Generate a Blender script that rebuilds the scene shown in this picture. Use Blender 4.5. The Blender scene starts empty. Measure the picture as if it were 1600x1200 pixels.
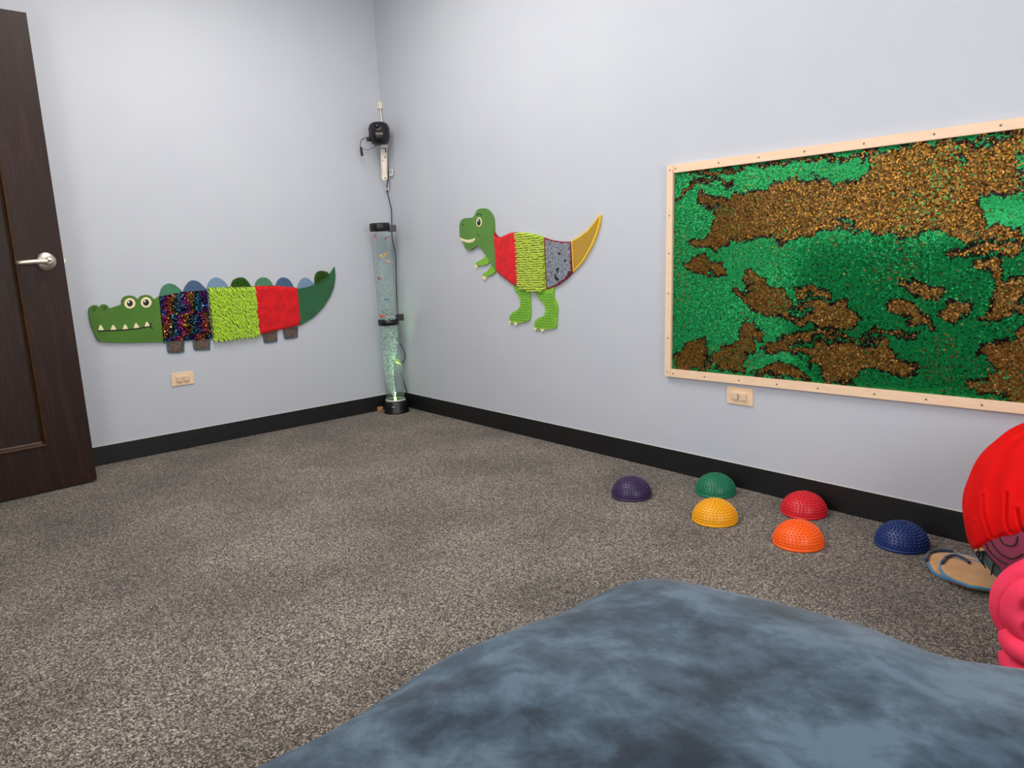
import bpy, bmesh, math, random
import numpy as np
from mathutils import Vector, Matrix

scene = bpy.context.scene
COL = scene.collection
random.seed(7)
rng = np.random.default_rng(11)
PI = math.pi

def hexc(h, a=1.0):
    c = [int(h[i:i+2], 16)/255 for i in (0, 2, 4)]
    return tuple((x/12.92 if x <= .04045 else ((x+.055)/1.055)**2.4) for x in c) + (a,)

# ------------------------------------------------------------------ camera
cam_data = bpy.data.cameras.new('camera')
cam = bpy.data.objects.new('camera', cam_data); COL.objects.link(cam)
YAW, PITCH, ROLL = 0.87627, -0.17945, -0.04658
fwd = Vector((-math.sin(YAW)*math.cos(PITCH), math.cos(YAW)*math.cos(PITCH), math.sin(PITCH)))
rt = fwd.cross(Vector((0, 0, 1))).normalized(); up = rt.cross(fwd)
r2 = rt*math.cos(ROLL)+up*math.sin(ROLL); u2 = -rt*math.sin(ROLL)+up*math.cos(ROLL)
M = Matrix.Identity(4)
for i in range(3):
    M[i][0] = r2[i]; M[i][1] = u2[i]; M[i][2] = -fwd[i]; M[i][3] = (4.22737, -2.55468, 1.0)[i]
cam.matrix_world = M
cam_data.sensor_width = 36; cam_data.lens = 1154.637/1600*36
cam_data.clip_start = .02
cam_data.dof.use_dof = True; cam_data.dof.focus_distance = 3.6; cam_data.dof.aperture_fstop = 9.0
scene.camera = cam

# ------------------------------------------------------------------ world, lights, exposure
world = bpy.data.worlds.new('world'); scene.world = world; world.use_nodes = True
world.node_tree.nodes['Background'].inputs[0].default_value = hexc('c8d0dc')
world.node_tree.nodes['Background'].inputs[1].default_value = .05
scene.view_settings.view_transform = 'Standard'; scene.view_settings.look = 'None'
scene.view_settings.gamma = 1; scene.view_settings.use_curve_mapping = False
scene.view_settings.exposure = 0.05
CEIL = 2.75
LIGHTS = [(1.1, -1.25, 19), (1.85, -1.4, 18), (3.15, -1.5, 5)]
for lx, ly, e in LIGHTS:
    ld = bpy.data.lights.new('panel_light', 'AREA'); ld.shape = 'RECTANGLE'
    ld.size = .56; ld.size_y = 1.16; ld.energy = e; ld.color = (1.0, .955, .895)
    lo = bpy.data.objects.new('panel_light', ld); COL.objects.link(lo); lo.location = (lx, ly, CEIL-.075)
# two added fill lights behind and beside the photographer, brightening the lower walls
XR, YF = 5.3, -2.84
for loc, rot, e in (((XR-.03, -1.5, 1.35), (0, PI/2, 0), 33), ((2.5, YF+.03, 1.35), (PI/2, 0, 0), 20)):
    ld = bpy.data.lights.new('fill_light', 'AREA'); ld.size = 1.2; ld.energy = e; ld.color = (.97, .985, 1.0)
    lo = bpy.data.objects.new('fill_light', ld); COL.objects.link(lo); lo.location = loc; lo.rotation_euler = rot

# ------------------------------------------------------------------ materials
def mat(name, col, rough=.6, metal=0., spec=.5, sheen=0., **kw):
    m = bpy.data.materials.new(name); m.use_nodes = True
    b = m.node_tree.nodes['Principled BSDF']
    b.inputs['Base Color'].default_value = hexc(col) if isinstance(col, str) else col
    b.inputs['Roughness'].default_value = rough; b.inputs['Metallic'].default_value = metal
    b.inputs['Specular IOR Level'].default_value = spec
    b.inputs['Sheen Weight'].default_value = sheen
    for k, v in kw.items(): b.inputs[k.replace('_', ' ')].default_value = v
    return m

def N(m, t, **kw):
    n = m.node_tree.nodes.new(t)
    for k, v in kw.items(): setattr(n, k, v)
    return n
def L(m, a, b): m.node_tree.links.new(a, b)
def bsdf(m): return m.node_tree.nodes['Principled BSDF']

def coords(m, scale=(1, 1, 1), kind='Object', rot=(0, 0, 0)):
    tc = N(m, 'ShaderNodeTexCoord'); mp = N(m, 'ShaderNodeMapping')
    mp.inputs['Scale'].default_value = scale; mp.inputs['Rotation'].default_value = rot
    L(m, tc.outputs[kind], mp.inputs[0]); return mp.outputs[0]
def noise(m, vec, scale, detail=3, rough=.5, dist=0.):
    n = N(m, 'ShaderNodeTexNoise'); n.inputs['Scale'].default_value = scale
    n.inputs['Detail'].default_value = detail; n.inputs['Roughness'].default_value = rough
    n.inputs['Distortion'].default_value = dist
    L(m, vec, n.inputs['Vector']); return n
def ramp(m, fac, stops, interp='LINEAR'):
    r = N(m, 'ShaderNodeValToRGB'); cr = r.color_ramp; cr.interpolation = interp
    while len(cr.elements) < len(stops): cr.elements.new(.5)
    for e, (p, c) in zip(cr.elements, stops):
        e.position = p; e.color = hexc(c) if isinstance(c, str) else c
    L(m, fac, r.inputs[0]); return r.outputs[0]
def bump(m, h, strength=.3, dist=.002):
    b = N(m, 'ShaderNodeBump'); b.inputs['Strength'].default_value = strength
    b.inputs['Distance'].default_value = dist
    L(m, h, b.inputs['Height']); L(m, b.outputs[0], bsdf(m).inputs['Normal'])

def noisy(name, stops, scale, rough=.7, bs=.3, bd=.002, detail=3, map_scale=(1, 1, 1), dist=0., **kw):
    m = mat(name, '808080', rough, **kw)
    v = coords(m, map_scale)
    n = noise(m, v, scale, detail, dist=dist)
    L(m, ramp(m, n.outputs['Fac'], stops), bsdf(m).inputs['Base Color'])
    if bs: bump(m, n.outputs['Fac'], bs, bd)
    return m

M_wall = noisy('wall_paint', [(.3, 'bcbfc7'), (.7, 'bfc2c9')], 3, .55, 0)
_v = coords(M_wall); _n = noise(M_wall, _v, 220, 2); bump(M_wall, _n.outputs['Fac'], .25, .0015)
M_ceil = mat('ceiling_paint', 'e6e6e2', .9)
M_black = noisy('rubber_base', [(.3, '0b0b0c'), (.7, '111112')], 30, .5, .1)
M_caulk = mat('caulk_line', 'd9d5cf', .6)

def carpet_mat():
    m = mat('carpet_pile', '555555', .95, spec=.15, sheen=.15)
    v = coords(m)
    vo = N(m, 'ShaderNodeTexVoronoi'); vo.inputs['Scale'].default_value = 300; L(m, v, vo.inputs['Vector'])
    bw = N(m, 'ShaderNodeRGBToBW'); L(m, vo.outputs['Color'], bw.inputs[0])
    c1 = ramp(m, bw.outputs[0], [(.15, '2b2623'), (.36, '4c4540'), (.5, '6e655d'), (.66, '978c80'), (.85, 'cdc1b2')])
    n2 = noise(m, v, 130, 4, .7)
    c2 = ramp(m, n2.outputs['Fac'], [(.36, '6a6866'), (.5, '9a9894'), (.64, 'd0ccc6')])
    mx = N(m, 'ShaderNodeMixRGB', blend_type='OVERLAY'); mx.inputs[0].default_value = .6
    L(m, c1, mx.inputs[1]); L(m, c2, mx.inputs[2])
    n3 = noise(m, v, 2.2, 3)
    c3 = ramp(m, n3.outputs['Fac'], [(.35, 'd2cfd0'), (.65, 'ffffff')])
    m2 = N(m, 'ShaderNodeMixRGB', blend_type='MULTIPLY'); m2.inputs[0].default_value = 1
    L(m, mx.outputs[0], m2.inputs[1]); L(m, c3, m2.inputs[2])
    L(m, m2.outputs[0], bsdf(m).inputs['Base Color'])
    bump(m, vo.outputs['Distance'], .7, .004)
    return m
M_carpet = carpet_mat()

def wood_mat(name, dark, light, axis_scale=(14, 14, .9), rough=.42):
    m = mat(name, dark, rough)
    v = coords(m, axis_scale)
    n = noise(m, v, 4, 6, .65, 1.2)
    L(m, ramp(m, n.outputs['Fac'], [(.3, dark), (.5, dark), (.62, light), (.8, dark)]), bsdf(m).inputs['Base Color'])
    bsdf(m).inputs['Specular IOR Level'].default_value = .28
    bump(m, n.outputs['Fac'], .25, .001)
    return m
M_door = wood_mat('espresso_wood', '25130c', '341d13', rough=.46)
M_doorpanel = wood_mat('espresso_panel', '281912', '33211a', rough=.5)
M_mould = wood_mat('moulding_wood', '35200f', '4c2f1c', (30, 2, 14))
M_jamb = wood_mat('jamb_wood', '2b1b15', '38251d')
M_nickel = mat('satin_nickel', 'c9c2b6', .3, 1.)
M_nickel2 = mat('nickel_lever', 'd8cbb8', .38, .85)
M_darkmetal = mat('dark_metal', '3a3630', .4, .9)
M_screw = mat('screw_steel', '8c8478', .4, .8)
M_cream = mat('cream_plastic', 'edcba8', .45)
M_cap = mat('clear_cap_plastic', 'd8bfa4', .25)
M_frame = noisy('painted_frame', [(.3, 'e8c6a4'), (.7, 'eecdae')], 14, .5, .1, map_scale=(1, 1, 6))
M_board = mat('dark_backing', '120f0c', .8)

# ------------------------------------------------------------------ object helpers
def link(o, parent=None):
    COL.objects.link(o)
    if parent is not None: o.parent = parent
    return o
def tag(o, label, cat, group=None):
    o['label'] = label; o['category'] = cat
    if group: o['group'] = group
    return o
def thing(name, label, cat, loc=(0, 0, 0), rotz=0, group=None):
    o = bpy.data.objects.new(name, None); o.empty_display_size = .05; COL.objects.link(o)
    o.location = loc; o.rotation_euler = (0, 0, rotz)
    return tag(o, label, cat, group)
def finish(name, bm, m, parent=None, smooth=False, kind=None, recalc=True):
    if recalc: bmesh.ops.recalc_face_normals(bm, faces=bm.faces)
    me = bpy.data.meshes.new(name); bm.to_mesh(me); bm.free()
    for mm in (m if isinstance(m, (list, tuple)) else [m]): me.materials.append(mm)
    if smooth: me.shade_smooth()
    o = link(bpy.data.objects.new(name, me), parent)
    if kind: o['kind'] = kind
    return o
def box(bm, x0, y0, z0, x1, y1, z1, bev=0.):
    vs = [bm.verts.new(p) for p in ((x0,y0,z0),(x1,y0,z0),(x1,y1,z0),(x0,y1,z0),(x0,y0,z1),(x1,y0,z1),(x1,y1,z1),(x0,y1,z1))]
    fs = [bm.faces.new([vs[i] for i in f]) for f in ((0,3,2,1),(4,5,6,7),(0,1,5,4),(1,2,6,5),(2,3,7,6),(3,0,4,7))]
    if bev:
        es = list({e for f in fs for e in f.edges})
        bmesh.ops.bevel(bm, geom=es, offset=bev, segments=2, profile=.7, affect='EDGES')
def boxo(name, dims, m, parent=None, bev=0., kind=None):
    bm = bmesh.new(); box(bm, *dims, bev=bev); return finish(name, bm, m, parent, kind=kind)
def catmull(pts, n=6, closed=True):
    P = [Vector(p) for p in pts]; out = []; c = len(P)
    rngi = range(c) if closed else range(c-1)
    for i in rngi:
        if closed: a, b, d, e = P[i-1], P[i], P[(i+1) % c], P[(i+2) % c]
        else: a, b, d, e = P[max(i-1, 0)], P[i], P[i+1], P[min(i+2, c-1)]
        for k in range(n):
            t = k/n
            out.append(.5*((2*b)+(d-a)*t+(2*a-5*b+4*d-e)*t*t+(3*b-a-3*d+e)*t**3))
    if not closed: out.append(P[-1])
    return out
def board(name, pts, d0, d1, m, parent, bev=.0015, smooth=0, kind=None):
    """outline in wall coordinates (u right, v up) given real thickness from depth d0 to d1"""
    if smooth: pts = [(p.x, p.y) for p in catmull([(a, b, 0) for a, b in pts], smooth)]
    ar = sum(pts[i-1][0]*pts[i][1]-pts[i][0]*pts[i-1][1] for i in range(len(pts)))
    if ar < 0: pts = pts[::-1]
    bm = bmesh.new()
    a = [bm.verts.new((u, -d0, v)) for u, v in pts]; b = [bm.verts.new((u, -d1, v)) for u, v in pts]
    bm.faces.new(a[::-1]); f = bm.faces.new(b)
    n = len(pts)
    for i in range(n): bm.faces.new((a[i], a[(i+1) % n], b[(i+1) % n], b[i]))
    if bev: bmesh.ops.bevel(bm, geom=list(f.edges), offset=bev, segments=2, affect='EDGES')
    return finish(name, bm, m, parent, kind=kind)
def tube_bm(bm, pts, r, sides=8, caps=True, closed=False):
    P = [Vector(p) for p in pts]; n = len(P)
    R = r if isinstance(r, (list, tuple)) else [r]*n
    rings = []; prev = None
    for i in range(n):
        if closed: t = (P[(i+1) % n]-P[i-1]).normalized()
        else: t = (P[min(i+1, n-1)]-P[max(i-1, 0)]).normalized()
        if prev is None:
            nn = t.cross(Vector((0, 0, 1)));
            if nn.length < 1e-3: nn = t.cross(Vector((1, 0, 0)))
            nn.normalize()
        else:
            nn = (prev-t*prev.dot(t)).normalized()
        prev = nn; bb = t.cross(nn)
        rings.append([bm.verts.new(P[i]+(nn*math.cos(a)+bb*math.sin(a))*R[i]) for a in [2*PI*k/sides for k in range(sides)]])
    m = n if closed else n-1
    for i in range(m):
        A, B = rings[i], rings[(i+1) % n]
        for k in range(sides): bm.faces.new((A[k], A[(k+1) % sides], B[(k+1) % sides], B[k]))
    if caps and not closed:
        bm.faces.new(rings[0][::-1]); bm.faces.new(rings[-1])
def tube(name, pts, r, m, parent=None, sides=8, smooth=True, curve=0, kind=None, closed=False):
    if curve: pts = catmull(pts, curve, closed)
    bm = bmesh.new(); tube_bm(bm, pts, r, sides, closed=closed)
    return finish(name, bm, m, parent, smooth, kind)
def lathe(bm, prof, seg=40, cen=(0, 0, 0), axis='Z'):
    rings = []
    for r, z in prof:
        if r < 1e-5: 
            rings.append([bm.verts.new(_ax((0, 0, z), axis, cen))])
        else:
            rings.append([bm.verts.new(_ax((r*math.cos(2*PI*k/seg), r*math.sin(2*PI*k/seg), z), axis, cen)) for k in range(seg)])
    for A, B in zip(rings, rings[1:]):
        for k in range(seg):
            k2 = (k+1) % seg
            if len(A) == 1 and len(B) == 1: continue
            if len(A) == 1: bm.faces.new((A[0], B[k2], B[k]))
            elif len(B) == 1: bm.faces.new((A[k], A[k2], B[0]))
            else: bm.faces.new((A[k], A[k2], B[k2], B[k]))
def _ax(p, axis, c):
    x, y, z = p
    if axis == 'Y': x, y, z = x, z, y
    if axis == 'X': x, y, z = z, y, x
    return (x+c[0], y+c[1], z+c[2])
def latheo(name, prof, m, parent=None, seg=40, cen=(0, 0, 0), axis='Z', smooth=True, kind=None):
    bm = bmesh.new(); lathe(bm, prof, seg, cen, axis); return finish(name, bm, m, parent, smooth, kind)
def inside(px, py, poly):
    px = np.asarray(px); py = np.asarray(py); r = np.zeros(px.shape, bool); n = len(poly)
    for i in range(n):
        x0, y0 = poly[i-1]; x1, y1 = poly[i]
        if y0 == y1: continue
        c = ((y0 > py) != (y1 > py)) & (px < (x1-x0)*(py-y0)/(y1-y0)+x0)
        r ^= c
    return r
def vnoise(x, y, s, seed=0):
    """smooth 2-d value noise in 0..1"""
    g = np.random.default_rng(seed).random((64, 64))
    x = np.asarray(x)*s+7.3; y = np.asarray(y)*s+3.1
    xi = np.floor(x).astype(int); yi = np.floor(y).astype(int); fx = x-xi; fy = y-yi
    fx = fx*fx*(3-2*fx); fy = fy*fy*(3-2*fy)
    G = lambda a, b: g[a % 64, b % 64]
    return (G(xi, yi)*(1-fx)+G(xi+1, yi)*fx)*(1-fy)+(G(xi, yi+1)*(1-fx)+G(xi+1, yi+1)*fx)*fy

def poly_mesh(name, co, polysize, colors, m, parent, smooth=False):
    """n equal polygons from an (n,k,3) array with one colour each"""
    n, k, _ = co.shape
    me = bpy.data.meshes.new(name)
    me.vertices.add(n*k); me.vertices.foreach_set('co', co.reshape(-1).astype('f4'))
    me.loops.add(n*k); me.loops.foreach_set('vertex_index', np.arange(n*k, dtype='i4'))
    me.polygons.add(n); me.polygons.foreach_set('loop_start', np.arange(0, n*k, k, dtype='i4'))
    me.update(calc_edges=True)
    if colors is not None:
        at = me.color_attributes.new('col', 'FLOAT_COLOR', 'POINT')
        cc = np.ones((n, k, 4), 'f4'); cc[:, :, :3] = colors[:, None, :]
        at.data.foreach_set('color', cc.reshape(-1))
    me.materials.append(m)
    me.validate()
    return link(bpy.data.objects.new(name, me), parent)

def sequins(name, u, v, colors, r, depth, tilt, m, parent, sides=6, bias=0.):
    """flat discs sewn on a wall panel, each with its own tilt"""
    n = len(u); tilt = np.broadcast_to(np.asarray(tilt, float), (n,))
    ta = rng.normal(0, 1, n)*tilt+bias; tb = rng.normal(0, 1, n)*tilt
    nx, nz = np.sin(tb), np.sin(ta)
    ny = -np.sqrt(np.clip(1-nx*nx-nz*nz, .05, 1))
    Nn = np.stack([nx, ny, nz], -1); Nn /= np.linalg.norm(Nn, axis=1)[:, None]
    A = np.cross(Nn, [0, 0, 1.]); A /= np.linalg.norm(A, axis=1)[:, None]; B = np.cross(A, Nn)
    c = np.stack([u, -depth-rng.random(n)*.001, v], -1)
    ang = 2*PI*np.arange(sides)/sides
    co = c[:, None, :]+r*(np.cos(ang)[None, :, None]*A[:, None, :]+np.sin(ang)[None, :, None]*B[:, None, :])
    return poly_mesh(name, co, sides, colors, m, parent)

def attr_mat(name, rough, metal, spec=.5):
    m = mat(name, '808080', rough, metal, spec)
    a = N(m, 'ShaderNodeAttribute'); a.attribute_name = 'col'
    L(m, a.outputs['Color'], bsdf(m).inputs['Base Color']); return m
M_sequin = attr_mat('sequin_film', .38, .6)
M_glitz = attr_mat('bright_sequin_film', .25, .7)

# ------------------------------------------------------------------ setting
def struct(name, dims, m, bev=0):
    return boxo(name, dims, m, None, bev, 'structure')
struct('floor', (-.1, -4.3, -.1, XR+.1, .1, 0), M_carpet)
struct('ceiling', (-.1, -4.3, CEIL, XR+.1, .1, CEIL+.1), M_ceil)
struct('wall_left', (-.1, -4.3, 0, 0, .1, CEIL), M_wall)
struct('wall_back', (0, 0, 0, XR, .1, CEIL), M_wall)
struct('wall_right', (XR, -4.3, 0, XR+.1, .1, CEIL), M_wall)
bm = bmesh.new()
box(bm, 0, YF-.12, 0, .36, YF, CEIL); box(bm, 1.34, YF-.12, 0, XR, YF, CEIL); box(bm, .36, YF-.12, 2.13, 1.34, YF, CEIL)
finish('wall_front', bm, M_wall, kind='structure')
struct('wall_hallway', (0, -4.3, 0, XR, -4.2, CEIL), M_wall)
bm = bmesh.new()
box(bm, .36, YF-.13, 0, .375, YF+.004, 2.13); box(bm, 1.325, YF-.13, 0, 1.34, YF+.004, 2.13); box(bm, .36, YF-.13, 2.115, 1.34, YF+.004, 2.13)
box(bm, 1.34, YF, 0, 1.40, YF+.012, 2.19); box(bm, .30, YF, 2.13, 1.40, YF+.012, 2.19)
finish('trim_1', bm, M_jamb, kind='structure')
def fill_panel(name, dims, axis):  # unseen glowing panel with a frame, added to go with a fill light
    w_ = bpy.data.objects.new(name, None); COL.objects.link(w_); w_['kind'] = 'structure'
    x0, y0, z0, x1, y1, z1 = dims; t = .05
    bm = bmesh.new()
    if axis == 'X':
        for q in ((x0, y0-t, z0-t, x1, y1+t, z0), (x0, y0-t, z1, x1, y1+t, z1+t), (x0, y0-t, z0, x1, y0, z1), (x0, y1, z0, x1, y1+t, z1)): box(bm, *q)
    else:
        for q in ((x0-t, y0, z0-t, x1+t, y1, z0), (x0-t, y0, z1, x1+t, y1, z1+t), (x0-t, y0, z0, x0, y1, z1), (x1, y0, z0, x1+t, y1, z1)): box(bm, *q)
    f = finish('fill_frame', bm, M_jamb, w_); f['kind'] = 'structure'
    m = mat('fill_glow', 'ffffff', .6, Emission_Color=(.95, .98, 1, 1), Emission_Strength=.8)
    if axis == 'X': p = boxo('fill_pane', (x0+.012, y0, z0, x1-.002, y1, z1), m, w_)
    else: p = boxo('fill_pane', (x0, y0+.002, z0, x1, y1-.012, z1), m, w_)
    p['kind'] = 'structure'
fill_panel('fill_panel_1', (XR-.02, -2.1, .75, XR, -.9, 1.95), 'X')
fill_panel('fill_panel_2', (1.9, YF, .75, 3.1, YF+.02, 1.95), 'Y')
def baseboard(name, dims):
    return boxo(name, dims, M_black, None, .0015, 'structure')
baseboard('baseboard_left', (0, YF, 0, .006, 0, .099))
baseboard('baseboard_back', (.006, -.006, 0, XR, 0, .099))
baseboard('baseboard_right', (XR-.006, YF, 0, XR, -.006, .099))
struct('trim_2', (.0, -2.80, .099, .0022, 0, .1012), M_caulk)
struct('trim_3', (.0022, -.0022, .099, XR-.006, 0, .1012), M_caulk)

# ------------------------------------------------------------------ door (open, standing nearly parallel to the left wall)
dd = Vector((.07, -.99755, 0)).normalized()
door = bpy.data.objects.new('door_1', None); COL.objects.link(door); door['kind'] = 'structure'
door.location = (.321, -1.909, 0); door.rotation_euler = (0, 0, math.atan2(dd.y, dd.x))
# local x runs from latch edge to hinge edge, local +y faces the room
W, H0, H1, T = .91, .01, 2.094, .044
RX0, RX1, RZ0, RZ1 = .176, W-.176, .215, 1.90
bm = bmesh.new()
box(bm, 0, -T, H0, RX0, 0, H1, .002); box(bm, RX1, -T, H0, W, 0, H1, .002)
box(bm, RX0, -T, H0, RX1, 0, RZ0); box(bm, RX0, -T, RZ1, RX1, 0, H1)
finish('door_leaf', bm, M_door, door)
boxo('recessed_panel', (RX0, -T+.012, RZ0, RX1, -.014, RZ1), M_doorpanel, door)
def moulding(bm, a, b, inward):
    # quarter-round strip from a to b at the edge of the recess
    A, B = Vector(a), Vector(b); t = (B-A).normalized(); inn = Vector(inward)
    prof = [(0, .0), (0, .004), (.006, .006), (.013, .003), (.018, -.006), (.024, -.010), (.024, -.0145), (0, -.0145)]
    ra = []; rb = []
    for i, o_ in prof:
        ra.append(bm.verts.new(A+inn*i+t*i+Vector((0, o_, 0)))); rb.append(bm.verts.new(B+inn*i-t*i+Vector((0, o_, 0))))
    n = len(prof)
    for k in range(n): bm.faces.new((ra[k], ra[(k+1) % n], rb[(k+1) % n], rb[k]))
    bm.faces.new(ra); bm.faces.new(rb[::-1])
for a, b, inw in (((RX0, 0, RZ0), (RX0, 0, RZ1), (1, 0, 0)), ((RX1, 0, RZ1), (RX1, 0, RZ0), (-1, 0, 0)),
                  ((RX0, 0, RZ0), (RX1, 0, RZ0), (0, 0, 1)), ((RX1, 0, RZ1), (RX0, 0, RZ1), (0, 0, -1))):
    bm = bmesh.new(); moulding(bm, a, b, inw); finish('panel_moulding', bm, M_mould, door)
hx, hz = .072, 1.043
hnd = latheo('handle_rose', [(0, 0), (.0415, 0), (.0425, .003), (.040, .007), (.030, .012), (.020, .0155), (0, .0165)], M_nickel, door, 48, (hx, 0, hz), 'Y')
bm = bmesh.new()
lathe(bm, [(0, .014), (.0135, .014), (.0135, .050), (.0165, .052), (.0165, .066), (.015, .070), (0, .070)], 32, (hx, 0, hz), 'Y')
pts = [(hx, .058, hz), (hx+.03, .060, hz+.001), (hx+.06, .061, hz+.001), (hx+.09, .060, hz), (hx+.112, .056, hz-.001), (hx+.120, .046, hz-.001)]
tube_bm(bm, catmull(pts, 5, False), [.0125-.004*i/25 for i in range(26)], 16)
finish('door_lever', bm, M_nickel2, door, True)
latheo('keyhole_cylinder', [(0, .069), (.0085, .069), (.0085, .0725), (.007, .073), (.0068, .0715), (0, .0715)], M_nickel, door, 24, (hx, 0, hz), 'Y')
boxo('keyway', (hx-.0012, .0712, hz-.004, hx+.0012, .0722, hz+.004), M_darkmetal, door)
boxo('latch_bolt', (-.013, -T/2-.007, hz-.012, .0, -T/2+.007, hz+.012), M_nickel, door, .002)
boxo('latch_plate', (-.0012, -T/2-.012, hz-.028, .0008, -T/2+.012, hz+.028), M_nickel, door)
for z in (.25, 1.05, 1.88):
    latheo('door_hinge', [(0, z-.045), (.007, z-.045), (.007, z+.045), (0, z+.045)], M_nickel, door, 16, (W+.004, .006, 0))
for o in door.children: o['kind'] = 'structure'

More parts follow.
